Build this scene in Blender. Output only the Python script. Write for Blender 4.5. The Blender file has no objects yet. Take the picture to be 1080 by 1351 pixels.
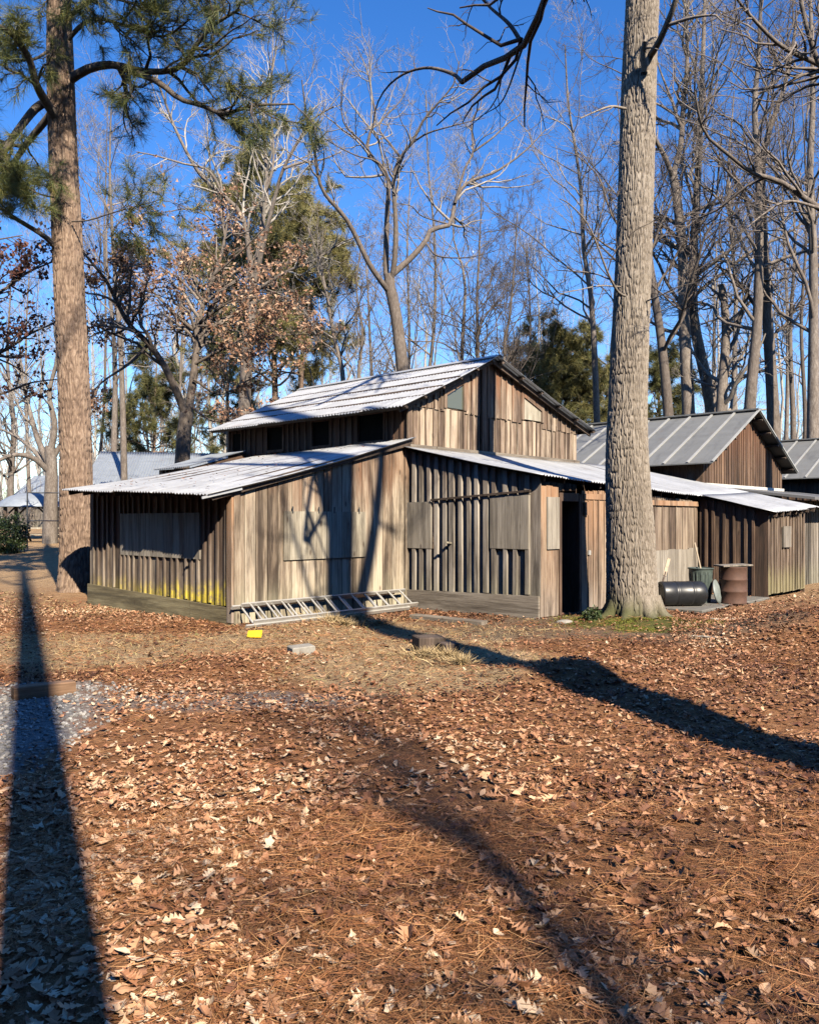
import bpy, math
import numpy as np
from mathutils import Vector

RNG = np.random.default_rng(11)
F, U0, V0, EYE = 1080.0, 540.0, 685.0, 1.65
scene = bpy.context.scene
COL = scene.collection

# ------------------------------------------------------------------ basics
def px(u, v, y):
    return np.array([(u - U0) / F * y, y, EYE - (v - V0) / F * y])

def smooth(a, b, x):
    t = np.clip((x - a) / (b - a), 0, 1)
    return t * t * (3 - 2 * t)

def _hash(i, j, k):
    n = (i * 374761393 + j * 668265263 + k * 2147483647) & 0xFFFFFFFF
    n = ((n ^ (n >> 13)) * 1274126177) & 0xFFFFFFFF
    n = n ^ (n >> 16)
    return (n & 0xFFFF) / 65535.0

def vnoise(p):
    p = np.asarray(p, float)
    i = np.floor(p).astype(np.int64)
    f = p - i
    f = f * f * (3 - 2 * f)
    out = 0
    for a in (0, 1):
        for b in (0, 1):
            for c in (0, 1):
                w = (f[..., 0] if a else 1 - f[..., 0]) * (f[..., 1] if b else 1 - f[..., 1]) * (f[..., 2] if c else 1 - f[..., 2])
                out = out + w * _hash(i[..., 0] + a, i[..., 1] + b, i[..., 2] + c)
    return out

def fbm(p, o=3):
    p = np.asarray(p, float)
    s, a, t = 0, 1.0, 0
    for k in range(o):
        s = s + a * vnoise(p * 2 ** k + 17.3 * k)
        t += a
        a *= .5
    return s / t

def fb2(x, y, sc, o=3, seed=0.0):
    return fbm(np.stack([np.asarray(x) * sc, np.asarray(y) * sc, np.full(np.shape(x), seed)], -1), o)

def ground(x, y):
    x = np.asarray(x, float); y = np.asarray(y, float)
    z = .10 * (fb2(x, y, .45, 2, 3.1) - .5) * smooth(60, 30, y)
    near = smooth(19, 12, y)
    z = z + near * (.05 * (fb2(x, y, 2.2, 3, 9.4) - .5))
    def m(cx, cy, rx, ry, h):
        return h * np.exp(-((x - cx) / rx) ** 2 - ((y - cy) / ry) ** 2)
    z = z + m(5.7, 11.2, 1.3, 1.0, .40) + m(1.65, 8.35, .75, .5, .20) + m(2.2, 7.2, .9, .6, .08) + m(3.6, 8.3, 1.2, .9, .08) + m(-1.9, 9.3, .9, .55, .10) + m(3.5, 12.8, 1.1, .9, .15)
    z = z + m(-7.2, 17.7, 1.0, 1.0, .12)
    far = np.clip(y - 22, 0, 60)
    z = z + .026 * far * smooth(22, 34, y)
    return z

class MB:
    def __init__(s):
        s.v = []; s.f = {3: [], 4: []}; s.n = 0; s.t = []; s.m = {3: [], 4: []}; s.ng = []
    def add(s, v, f, tint=.5, mat=0):
        v = np.asarray(v, float).reshape(-1, 3)
        f = np.asarray(f, np.int64)
        k = f.shape[1]
        s.v.append(v); s.f[k].append(f + s.n); s.m[k].append(np.full(len(f), mat))
        t = np.asarray(tint, float)
        s.t.append(np.full(len(v), float(t)) if t.ndim == 0 else t.reshape(-1))
        s.n += len(v)
    def faces(s, f, mat=0):
        f = np.asarray(f, np.int64); s.f[f.shape[1]].append(f); s.m[f.shape[1]].append(np.full(len(f), mat))
    def hexa(s, c, tint=.5, mat=0):
        # c: 8 corners, bottom loop 0-3, top loop 4-7
        s.add(c, [[3, 2, 1, 0], [4, 5, 6, 7], [0, 1, 5, 4], [1, 2, 6, 5], [2, 3, 7, 6], [3, 0, 4, 7]], tint, mat)
    def box(s, x0, x1, y0, y1, z0, z1, tint=.5, mat=0):
        s.hexa([(x0, y0, z0), (x1, y0, z0), (x1, y1, z0), (x0, y1, z0), (x0, y0, z1), (x1, y0, z1), (x1, y1, z1), (x0, y1, z1)], tint, mat)
    def bar(s, a, b, w, h, tint=.5, up=(0, 0, 1), mat=0):
        a = np.asarray(a, float); b = np.asarray(b, float)
        d = b - a; d /= np.linalg.norm(d)
        up = np.asarray(up, float)
        if abs(d @ up) > .98: up = np.array([1.0, 0, 0])
        r = np.cross(d, up); r /= np.linalg.norm(r); q = np.cross(r, d)
        r = r * w / 2; q = q * h / 2
        s.hexa([a - r - q, a + r - q, b + r - q, b - r - q, a - r + q, a + r + q, b + r + q, b - r + q], tint, mat)
    def tubes(s, P, R, sides=6, tint=.5, cap=False):
        P = np.asarray(P, float); R = np.asarray(R, float)
        if P.ndim == 2: P = P[None]; R = R[None]
        B, n, _ = P.shape
        if B == 0: return
        T = np.gradient(P, axis=1); T /= np.linalg.norm(T, axis=2, keepdims=True) + 1e-9
        mt = np.abs(T.mean(1)[:, 2])
        ref = np.where((mt > .75)[:, None], np.array([[1.0, .13, 0]]), np.array([[.02, .05, 1.0]]))[:, None, :]
        N = np.cross(T, np.broadcast_to(ref, T.shape)); N /= np.linalg.norm(N, axis=2, keepdims=True) + 1e-9
        Q = np.cross(T, N)
        a = np.arange(sides) / sides * 2 * np.pi
        V = P[:, :, None] + R[:, :, None, None] * (np.cos(a)[None, None, :, None] * N[:, :, None] + np.sin(a)[None, None, :, None] * Q[:, :, None])
        i = np.arange(B * n * sides).reshape(B, n, sides)
        j = np.roll(i, -1, 2)
        f = np.stack([i[:, :-1], j[:, :-1], j[:, 1:], i[:, 1:]], -1).reshape(-1, 4)
        t = np.asarray(tint, float)
        if t.ndim == 1: t = np.broadcast_to(t[:, None, None], (B, n, sides)).reshape(-1)
        base = s.n
        s.add(V.reshape(-1, 3), f, t)
        if cap:
            for k in (0, n - 1):
                c = s.n
                s.v.append(P[:, k]); s.t.append(np.full(B, .5)); s.n += B
                aa = base + i[:, k]; bb = base + j[:, k]
                cc = np.broadcast_to((c + np.arange(B))[:, None], aa.shape)
                s.faces(np.stack([aa, bb, cc] if k else [bb, aa, cc], -1).reshape(-1, 3))
    def build(s, name, mats, parent=None, smooth_=False, origin=None, attrs=True):
        if not isinstance(mats, (list, tuple)): mats = [mats]
        me = bpy.data.meshes.new(name)
        V = np.concatenate(s.v) if s.v else np.zeros((0, 3))
        if origin is not None: V = V - np.asarray(origin)[None]
        loops = []; starts = []; tot = []; mi = []; o = 0
        for k in (3, 4):
            if s.f[k]:
                f = np.concatenate(s.f[k])
                loops.append(f.reshape(-1)); starts.append(o + np.arange(len(f)) * k); o += f.size; mi.append(np.concatenate(s.m[k]))
        L = np.concatenate(loops); S = np.concatenate(starts)
        me.vertices.add(len(V)); me.vertices.foreach_set('co', V.astype(np.float32).reshape(-1))
        me.loops.add(len(L)); me.loops.foreach_set('vertex_index', L.astype(np.int32))
        me.polygons.add(len(S)); me.polygons.foreach_set('loop_start', S.astype(np.int32))
        me.polygons.foreach_set('material_index', np.concatenate(mi).astype(np.int32))
        me.polygons.foreach_set('use_smooth', np.full(len(S), bool(smooth_)))
        for m in mats: me.materials.append(m)
        at = me.attributes.new('tint', 'FLOAT', 'POINT')
        at.data.foreach_set('value', np.concatenate(s.t).astype(np.float32))
        me.update(); me.validate()
        ob = bpy.data.objects.new(name, me); COL.objects.link(ob)
        if parent is not None: ob.parent = parent
        return ob

def tag(o, label=None, cat=None, group=None, kind=None):
    if label: o['label'] = label
    if cat: o['category'] = cat
    if group: o['group'] = group
    if kind: o['kind'] = kind
    return o

def thing(name, label, cat, loc=(0, 0, 0), rz=0, group=None):
    o = bpy.data.objects.new(name, None); COL.objects.link(o)
    o.location = loc; o.rotation_euler = (0, 0, rz); o.empty_display_size = .2
    return tag(o, label, cat, group)

# ------------------------------------------------------------------ materials
class NT:
    def __init__(s, name):
        s.m = bpy.data.materials.new(name); s.m.use_nodes = True
        s.t = s.m.node_tree; s.b = s.t.nodes['Principled BSDF']
        s.b.inputs['Roughness'].default_value = .8
    def n(s, ty, **k):
        x = s.t.nodes.new(ty)
        for a, b in k.items(): setattr(x, a, b)
        return x
    def l(s, a, b): s.t.links.new(a, b)
    def val(s, sock, v):
        if hasattr(v, 'is_linked') or hasattr(v, 'links'): s.l(v, sock)
        else: sock.default_value = v
    def coord(s, kind='Object', scale=(1, 1, 1), off=None):
        c = s.n('ShaderNodeTexCoord').outputs[kind]
        m = s.n('ShaderNodeMapping'); s.l(c, m.inputs['Vector']); m.inputs['Scale'].default_value = scale
        if off is not None: s.l(off, m.inputs['Location'])
        return m.outputs['Vector']
    def noise(s, vec, scale=1, detail=4, rough=.6, dist=0):
        x = s.n('ShaderNodeTexNoise'); s.l(vec, x.inputs['Vector'])
        x.inputs['Scale'].default_value = scale; x.inputs['Detail'].default_value = detail
        x.inputs['Roughness'].default_value = rough; x.inputs['Distortion'].default_value = dist
        return x.outputs['Fac']
    def math(s, op, a, b=0.0, clamp=False):
        x = s.n('ShaderNodeMath', operation=op, use_clamp=clamp); s.val(x.inputs[0], a); s.val(x.inputs[1], b)
        return x.outputs[0]
    def ramp(s, fac, stops, interp='LINEAR'):
        x = s.n('ShaderNodeValToRGB'); s.l(fac, x.inputs['Fac']); e = x.color_ramp.elements
        x.color_ramp.interpolation = interp
        while len(e) < len(stops): e.new(.5)
        for k, (p, c) in enumerate(stops):
            e[k].position = p; e[k].color = (*c, 1)
        return x.outputs['Color']
    def mr(s, v, a, b, c=0.0, d=1.0, sm=False):
        x = s.n('ShaderNodeMapRange')
        if sm: x.interpolation_type = 'SMOOTHSTEP'
        s.l(v, x.inputs[0])
        for k, q in zip((1, 2, 3, 4), (a, b, c, d)): x.inputs[k].default_value = q
        return x.outputs[0]
    def mix(s, fac, a, b, mode='MIX'):
        x = s.n('ShaderNodeMix', data_type='RGBA', blend_type=mode)
        s.val(x.inputs[0], fac)
        for i, q in ((6, a), (7, b)):
            if isinstance(q, tuple): x.inputs[i].default_value = (*q, 1)
            else: s.l(q, x.inputs[i])
        return x.outputs[2]
    def tint(s):
        return s.n('ShaderNodeAttribute', attribute_name='tint').outputs['Fac']
    def bump(s, h, strength=.4, dist=.01):
        x = s.n('ShaderNodeBump'); s.l(h, x.inputs['Height']); x.inputs['Strength'].default_value = strength; x.inputs['Distance'].default_value = dist
        s.l(x.outputs['Normal'], s.b.inputs['Normal'])
    def col(s, c):
        if isinstance(c, tuple): s.b.inputs['Base Color'].default_value = (*c, 1)
        else: s.l(c, s.b.inputs['Base Color'])
        return s.m
    def sep(s, vec):
        x = s.n('ShaderNodeSeparateXYZ'); s.l(vec, x.inputs[0]); return x.outputs

def plain(name, c, rough=.7, metal=0, spec=None):
    q = NT(name); v = q.coord('Object', (1, 1, 1))
    n = q.noise(v, 9, 5, .65)
    q.col(q.mix(q.mr(n, .3, .7), tuple(x * .72 for x in c), tuple(min(1, x * 1.18) for x in c)))
    q.b.inputs['Roughness'].default_value = rough; q.b.inputs['Metallic'].default_value = metal
    return q.m

def wood(name, dark, mid, pale, red=None, red_z=(1.2, 2.2), red_amt=.8, low=None, low_z=(0, .5), low_amt=.7, grain=1.0, bump=.8, flat=False, low_patch=False):
    q = NT(name); t = q.tint()
    cmb = q.n('ShaderNodeCombineXYZ'); q.l(q.math('MULTIPLY', t, 37), cmb.inputs[2]); q.l(q.math('MULTIPLY', t, 11), cmb.inputs[0])
    sc = (lambda a, b: (b, b, a) if flat else (a, a, b))
    v = q.coord('Object', sc(34, 1.1), cmb.outputs[0])
    g = q.noise(v, 1, 6, .7, .6)
    v2 = q.coord('Object', sc(6, .8), cmb.outputs[0])
    g2 = q.noise(v2, 1, 5, .65)
    v3 = q.coord('Object', sc(80, 1.8), cmb.outputs[0])
    g3 = q.noise(v3, 1, 3, .6)
    f = q.math('ADD', q.math('MULTIPLY', q.math('SUBTRACT', g, .5), 1.05 * grain), q.math('ADD', q.math('MULTIPLY', q.math('SUBTRACT', g2, .5), 1.25), .47))
    f = q.math('ADD', f, q.math('MULTIPLY', q.math('SUBTRACT', t, .5), .55))
    f = q.math('ADD', f, q.math('MULTIPLY', q.math('SUBTRACT', g3, .5), .5))
    c = q.ramp(f, [(.10, dark), (.45, mid), (.85, pale)])
    obj = q.n('ShaderNodeTexCoord').outputs['Object']; z = q.sep(obj)[2]
    nz = q.noise(q.coord('Object', (3, 3, .8), cmb.outputs[0]), 1, 4, .6)
    if red:
        k = q.math('MULTIPLY', q.mr(q.math('ADD', z, q.math('MULTIPLY', q.math('SUBTRACT', nz, .5), 2.6)), red_z[0], red_z[1], 0, red_amt, True), q.mr(g, .25, .7, 1, .45))
        c = q.mix(k, c, red)
    if low:
        k = q.mr(q.math('ADD', z, q.math('MULTIPLY', q.math('SUBTRACT', nz, .5), .7)), low_z[0], low_z[1], low_amt, 0, True)
        if low_patch:
            yy = q.sep(obj)[1]; pn = q.noise(q.coord('Object', (1.1, 1.1, .2)), 1, 3, .6)
            k = q.math('MULTIPLY', k, q.mr(q.math('ADD', q.math('MULTIPLY', yy, -.16), q.math('MULTIPLY', pn, 1.2)), -.05, .42, .25, 1, True))
            k = q.math('MULTIPLY', k, q.mr(q.noise(q.coord('Object', (14, 14, 9)), 1, 5, .7), .36, .56, .1, 1, True))
        c = q.mix(k, c, low)
    st = q.noise(q.coord('Object', sc(3.4, .28)), 1, 6, .75, .3)
    c = q.mix(q.mr(st, .47, .66, 0, .82, True), c, tuple(x * .7 for x in dark))
    # knots
    vo = q.n('ShaderNodeTexVoronoi'); q.l(q.coord('Object', (4.2, 4.2, 1.6), cmb.outputs[0]), vo.inputs['Vector']); vo.inputs['Scale'].default_value = 1
    c = q.mix(q.mr(vo.outputs['Distance'], .05, .11, .75, 0), c, (.045, .026, .016))
    q.col(c); q.b.inputs['Roughness'].default_value = .85
    q.bump(q.math('ADD', g, q.math('MULTIPLY', g3, .7)), bump, .006)
    return q.m

M = {}
M['wood_front'] = wood('weathered_pine_boards', (.045, .030, .02), (.235, .178, .125), (.50, .42, .315), red=(.19, .085, .04), red_z=(1.6, 2.7), red_amt=.8, low=(.42, .40, .27), low_z=(.1, .9), low_amt=.35)
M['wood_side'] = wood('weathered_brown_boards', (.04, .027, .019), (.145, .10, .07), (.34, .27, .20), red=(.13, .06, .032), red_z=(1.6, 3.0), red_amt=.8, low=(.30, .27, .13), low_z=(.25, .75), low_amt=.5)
M['wood_yellow'] = wood('lichen_boards_with_eave_shade', (.055, .04, .03), (.165, .125, .095), (.34, .285, .225), red=(.06, .030, .018), red_z=(.7, 1.6), red_amt=.95, low=(.52, .41, .04), low_z=(.38, .66), low_amt=1.0, low_patch=True)  # upper red is protected wood, darkened further to deepen the eave shade
M['wood_grey'] = wood('grey_weathered_boards', (.055, .046, .038), (.19, .16, .13), (.40, .355, .30), red=(.10, .055, .035), red_z=(1.8, 2.9), red_amt=.7, low=(.26, .25, .17), low_z=(.2, .8), low_amt=.4)
M['wood_gable'] = wood('gable_brown_boards', (.045, .028, .02), (.185, .128, .09), (.46, .37, .275), red=(.25, .105, .045), red_z=(3.9, 5.0), red_amt=.85)
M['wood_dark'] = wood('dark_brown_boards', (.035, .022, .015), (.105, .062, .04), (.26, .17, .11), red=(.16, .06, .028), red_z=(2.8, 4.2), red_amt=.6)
M['wood_door'] = wood('orange_brown_boards', (.06, .038, .025), (.21, .142, .096), (.43, .33, .235), red=(.36, .18, .085), red_z=(.9, 2.3), red_amt=.8, low=(.36, .31, .26), low_z=(.0, .7), low_amt=.5)
M['wood_panel'] = wood('pale_panel_boards', (.11, .092, .068), (.28, .245, .185), (.46, .415, .325))
M['plywood'] = wood('grey_plywood', (.10, .085, .07), (.22, .192, .155), (.36, .32, .265), grain=.8)
M['skirt'] = wood('greenish_skirt_plank', (.08, .065, .035), (.19, .155, .085), (.31, .27, .16), flat=True)
M['plank_flat'] = wood('grey_brown_plank', (.09, .072, .055), (.20, .168, .132), (.34, .295, .24), flat=True)
M['rafter'] = wood('old_rafter', (.035, .024, .017), (.08, .055, .04), (.15, .11, .085))
M['timber'] = wood('brown_timber', (.06, .034, .02), (.14, .08, .045), (.26, .155, .09), flat=True)

def metal(name, base, rough=.42, metallic=.55, streak=.35, rust=0):
    q = NT(name); v = q.coord('Object', (7, 7, 7)); n = q.noise(v, 1, 5, .65)
    v2 = q.coord('Object', (2.6, .5, 2.6)); n2 = q.noise(v2, 1, 5, .7, .4)
    v3 = q.coord('Object', (40, 40, 40)); n3 = q.noise(v3, 1, 2, .5)
    c = q.mix(q.mr(n2, .35, .7, 0, streak), base, tuple(x * .55 for x in base))
    c = q.mix(q.mr(n, .45, .75, 0, .35), c, tuple(min(1, x * 1.12) for x in base))
    c = q.mix(q.mr(q.tint(), .3, .7, .45, 0), c, tuple(x * .7 for x in base))
    c = q.mix(q.mr(q.noise(q.coord('Object', (.9, 3.2, .9)), 1, 6, .75, .4), .52, .74, 0, .6), c, tuple(x * .42 for x in base))
    if rust:
        c = q.mix(q.mr(q.noise(q.coord('Object', (1.3, 1.3, 1.3)), 1, 6, .7), .58, .72, 0, rust), c, (.20, .10, .055))
    q.col(c); q.b.inputs['Metallic'].default_value = metallic
    q.l(q.mr(n, .3, .7, rough - .08, rough + .12), q.b.inputs['Roughness'])
    q.bump(q.math('ADD', n, q.math('MULTIPLY', n3, .2)), .12, .01)
    return q.m
M['tin'] = metal('galvanised_tin', (.51, .525, .54), .5, .35, .45, .35)
M['tin_dull'] = metal('dull_galvanised_tin', (.31, .345, .385), .55, .25, .4, .25)
M['seam'] = metal('weathered_seam_roof', (.20, .205, .20), .55, .15, .45, .25)
M['seam_rib'] = metal('seam_rib', (.42, .42, .40), .5, .2, .3)
M['roll'] = metal('dark_roll_roofing', (.15, .15, .15), .75, 0, .4)
M['alu'] = metal('aluminium', (.62, .60, .55), .42, .5, .3)
M['white'] = plain('chalky_white_trim', (.62, .60, .55), .8)

def bark(name, dark, mid, pale, sc=(14, 14, 2.2), bump=.8, moss=None, moss_z=(.1, .7)):
    q = NT(name); t = q.tint()
    n = q.noise(q.coord('Object', sc), 1, 6, .7, .5); n2 = q.noise(q.coord('Object', (1.6, 1.6, .7)), 1, 4, .6)
    nf = q.noise(q.coord('Object', tuple(x * 2.6 for x in sc)), 1, 4, .7)
    f = q.math('ADD', q.math('MULTIPLY', n, .5), q.math('MULTIPLY', n2, .3)); f = q.math('ADD', f, q.math('MULTIPLY', t, .2)); f = q.math('ADD', f, q.math('MULTIPLY', q.math('SUBTRACT', nf, .45), .55))
    c = q.ramp(f, [(.34, dark), (.54, mid), (.76, pale)])
    if moss:
        z = q.sep(q.n('ShaderNodeTexCoord').outputs['Object'])[2]
        k = q.mr(q.math('ADD', z, q.math('MULTIPLY', q.math('SUBTRACT', n2, .5), 1.0)), moss_z[0], moss_z[1], .9, 0, True)
        c = q.mix(k, c, moss)
    q.col(c); q.b.inputs['Roughness'].default_value = .9
    q.bump(n, bump, .02)
    return q.m
M['bark_oak'] = bark('oak_bark', (.10, .079, .06), (.22, .183, .145), (.40, .352, .29), (30, 30, 6), .8, (.06, .065, .016), (.10, .66))
M['bark_pine'] = bark('pine_bark', (.075, .048, .034), (.19, .128, .09), (.36, .265, .19), (11, 11, 4), .8)
M['bark_grey'] = bark('grey_bark', (.06, .047, .038), (.15, .122, .10), (.31, .27, .23), (10, 10, 3), .6)
M['bark_dark'] = bark('dark_bark', (.05, .038, .03), (.11, .087, .07), (.22, .185, .155), (10, 10, 3), .6)
M['twig_pale'] = bark('pale_branches', (.18, .155, .13), (.32, .29, .25), (.52, .48, .43), (6, 6, 3), .4)
M['twig_mid'] = bark('grey_brown_twigs', (.13, .108, .088), (.245, .215, .185), (.43, .39, .345), (6, 6, 3), .4)
M['twig_brown'] = bark('brown_twigs', (.09, .07, .056), (.17, .138, .115), (.31, .265, .225), (6, 6, 3), .4)
M['twig_dark'] = bark('dark_twigs', (.04, .03, .025), (.085, .066, .054), (.16, .13, .11), (6, 6, 3), .4)

def leafmat(name, stops, rough=.6, trans=0.0):
    q = NT(name); t = q.tint()
    n = q.noise(q.coord('Object', (30, 30, 30)), 1, 3, .6)
    f = q.math('ADD', t, q.math('MULTIPLY', q.math('SUBTRACT', n, .5), .16))
    q.col(q.ramp(f, stops)); q.b.inputs['Roughness'].default_value = rough
    q.b.inputs['Specular IOR Level'].default_value = .35
    if trans:
        q.b.inputs['Transmission Weight'].default_value = 0
        tr = q.n('ShaderNodeBsdfTranslucent'); q.l(q.b.inputs['Base Color'].links[0].from_socket, tr.inputs['Color'])
        mx = q.n('ShaderNodeMixShader'); mx.inputs[0].default_value = trans
        q.l(q.b.outputs[0], mx.inputs[1]); q.l(tr.outputs[0], mx.inputs[2]); q.l(mx.outputs[0], q.t.nodes['Material Output'].inputs['Surface'])
    return q.m
M['litter'] = leafmat('fallen_oak_leaves', [(.0, (.05, .022, .013)), (.25, (.15, .062, .031)), (.5, (.315, .145, .072)), (.75, (.46, .255, .142)), (.93, (.54, .36, .225)), (1, (.58, .44, .30))], .62)
M['straw'] = leafmat('pine_straw', [(.0, (.12, .045, .018)), (.5, (.31, .128, .046)), (1, (.48, .27, .12))], .6)
M['drygrass'] = leafmat('dry_grass', [(.0, (.22, .14, .06)), (.5, (.40, .28, .13)), (.85, (.58, .44, .24)), (1, (.26, .27, .08))], .7)
M['brownleaf'] = leafmat('clinging_brown_leaves', [(.0, (.15, .07, .045)), (.5, (.36, .19, .115)), (1, (.66, .46, .31))], .6, .3)
M['redleaf'] = leafmat('dark_red_leaves', [(.0, (.055, .022, .018)), (.5, (.14, .058, .042)), (1, (.27, .14, .10))], .6, .25)
M['needle'] = leafmat('pine_needles', [(.0, (.04, .06, .025)), (.5, (.11, .135, .045)), (1, (.30, .26, .075))], .5, .25)
M['needle_far'] = leafmat('far_pine_needles', [(.0, (.06, .07, .03)), (.5, (.16, .16, .06)), (1, (.32, .27, .10))], .5, .2)
M['ivy'] = leafmat('evergreen_leaves', [(.0, (.018, .03, .012)), (.5, (.04, .06, .02)), (1, (.10, .12, .04))], .45)
M['pebble'] = leafmat('gravel_stones', [(.0, (.09, .085, .08)), (.5, (.21, .20, .19)), (1, (.42, .40, .37))], .8)
M['moss'] = leafmat('moss', [(.0, (.06, .07, .012)), (.5, (.13, .145, .02)), (1, (.23, .22, .04))], .9)
M['concrete'] = plain('old_concrete', (.15, .14, .12), .9)
M['block'] = plain('grey_block', (.27, .25, .215), .9)
M['yellow'] = plain('yellow_plastic', (.66, .42, .015), .5)
M['black'] = plain('black_plastic', (.016, .017, .019), .38)
M['bin'] = plain('grey_green_bin_plastic', (.065, .085, .075), .5)
M['lid'] = plain('pale_grey_lid', (.19, .215, .205), .5)
M['handle'] = plain('pale_wood_handle', (.36, .29, .20), .7)
M['rust'] = plain('rusty_steel', (.095, .048, .032), .75, .1)
M['pipe'] = plain('dark_grey_pipe', (.07, .075, .08), .5, .4)
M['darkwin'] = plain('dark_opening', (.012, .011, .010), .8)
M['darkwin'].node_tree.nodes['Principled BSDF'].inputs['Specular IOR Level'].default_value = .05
q = NT('window_glass'); q.col((.10, .11, .09)); q.b.inputs['Roughness'].default_value = .12; M['glass'] = q.m

# ground material -----------------------------------------------------------
q = NT('leaf_strewn_ground')
P = q.n('ShaderNodeTexCoord').outputs['Object']; X, Y, Z = q.sep(P)
nA = q.noise(P, 1.1, 5, .65); nB = q.noise(P, 7, 6, .7); nC = q.noise(P, 45, 4, .7)
litter = q.ramp(q.math('ADD', q.math('MULTIPLY', nB, .55), q.math('MULTIPLY', nC, .45)), [(.3, (.07, .033, .017)), (.5, (.23, .108, .05)), (.7, (.40, .225, .115))])
strawc = q.ramp(q.math('ADD', q.math('MULTIPLY', nB, .4), q.math('MULTIPLY', nC, .6)), [(.3, (.17, .11, .06)), (.5, (.36, .25, .14)), (.72, (.56, .43, .26))])
soil = q.ramp(q.math('ADD', q.math('MULTIPLY', nB, .5), q.math('MULTIPLY', nC, .5)), [(.3, (.085, .06, .04)), (.6, (.19, .14, .095)), (.8, (.28, .21, .14))])
grav = q.ramp(nC, [(.3, (.08, .078, .075)), (.5, (.20, .195, .19)), (.75, (.40, .385, .37))])
def blob(cx, cy, rx, ry, lo=1.15, hi=.75):
    a = q.math('DIVIDE', q.math('SUBTRACT', X, cx), rx); b = q.math('DIVIDE', q.math('SUBTRACT', Y, cy), ry)
    d = q.math('SQRT', q.math('ADD', q.math('MULTIPLY', a, a), q.math('MULTIPLY', b, b)))
    d = q.math('ADD', d, q.math('MULTIPLY', q.math('SUBTRACT', nA, .5), .9))
    return q.mr(d, lo, hi, 0, 1, True)
c = litter
sm = q.math('MAXIMUM', blob(.1, 9.3, 1.7, 1.6), q.math('MAXIMUM', blob(-4.2, 10.6, 2.8, 1.5), blob(-.6, 11.6, 2.3, 1.5)))
far_m = q.mr(q.math('ADD', Y, q.math('MULTIPLY', nA, 8)), 16, 26, 0, 1, True)
c = q.mix(q.math('MAXIMUM', sm, q.math('MULTIPLY', far_m, .75)), c, strawc)
c = q.mix(q.math('MULTIPLY', blob(3.4, 12.4, 3.6, 1.7), .85), c, soil)
c = q.mix(blob(-3.75, 6.0, 1.3, 2.35), c, grav)
c = q.mix(q.math('MULTIPLY', blob(-1.7, 7.4, 1.3, .5), .55), c, grav)
c = q.mix(q.math('MULTIPLY', q.math('MAXIMUM', blob(3.5, 12.45, 1.25, .6), q.math('MAXIMUM', blob(4.8, 12.6, .9, .5), blob(3.6, 11.7, .8, .35))), .85), c, (.085, .092, .018))
q.col(c); q.b.inputs['Roughness'].default_value = .95; q.b.inputs['Specular IOR Level'].default_value = .15
q.bump(q.math('ADD', nB, q.math('MULTIPLY', nC, .6)), .9, .05)
M['ground'] = q.m

# ------------------------------------------------------------------ ground sheet
def spaced(lo, hi, fine_lo, fine_hi, step, g=1.18):
    a = list(np.arange(fine_lo, fine_hi + 1e-6, step)); s = step; x = a[-1]
    while x < hi: s = min(s * g, 25); x += s; a.append(x)
    s = step; x = a[0]; b = []
    while x > lo: s = min(s * g, 25); x -= s; b.append(x)
    return np.array(b[::-1] + a)
gx = spaced(-420, 420, -8, 9, .09); gy = spaced(-40, 700, 1.5, 16, .08)
GX, GY = np.meshgrid(gx, gy, indexing='ij')
GZ = ground(GX, GY) - smooth(90, 400, GY) * 0
mb = MB(); nx, ny = GX.shape; ii = np.arange(nx * ny).reshape(nx, ny)
mb.add(np.stack([GX, GY, GZ], -1), np.stack([ii[:-1, :-1], ii[1:, :-1], ii[1:, 1:], ii[:-1, 1:]], -1).reshape(-1, 4))
tag(mb.build('ground', M['ground'], None, True), kind='structure')

# ------------------------------------------------------------------ ground cover (uncountable)
def region(u_or_xy):
    return u_or_xy
def gravel_mask(x, y):
    d = np.sqrt(((x + 3.75) / 1.3) ** 2 + ((y - 6.0) / 2.35) ** 2) + (fb2(x, y, 1.1, 3, 5.0) - .5) * .9
    return smooth(1.12, .8, d)
def straw_mask(x, y):
    def b(cx, cy, rx, ry): return smooth(1.2, .75, np.sqrt(((x - cx) / rx) ** 2 + ((y - cy) / ry) ** 2) + (fb2(x, y, 1.1, 3, 8.0) - .5) * .9)
    return np.maximum(np.maximum(b(.1, 9.3, 1.7, 1.6), b(-4.2, 10.6, 2.8, 1.5)), b(-.6, 11.6, 2.3, 1.5))
def bare_mask(x, y):
    return smooth(1.2, .75, np.sqrt(((x - 3.4) / 3.6) ** 2 + ((y - 12.4) / 1.7) ** 2) + (fb2(x, y, 1.0, 3, 2.0) - .5) * .9)
CA, SA = math.cos(math.radians(47)), math.sin(math.radians(47))
AX, AY = -2.70, 12.64
def in_barn(x, y):
    dx, dy = x - AX, y - AY
    lx = dx * CA + dy * SA; ly = -dx * SA + dy * CA
    a = (lx > -.05) & (lx < 4) & (ly > -.04)
    b = (lx > 3.85) & (ly > -3.05); c_ = (lx > 9.9) & (ly > -4.55)
    return a | b | c_
def scatter(n, ylo, yhi, spread=.72):
    y = np.sqrt(RNG.uniform(ylo ** 2, yhi ** 2, n)); x = RNG.uniform(-1, 1, n) * (spread * y + .9)
    k = ~in_barn(x, y)
    return x[k], y[k]

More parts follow.
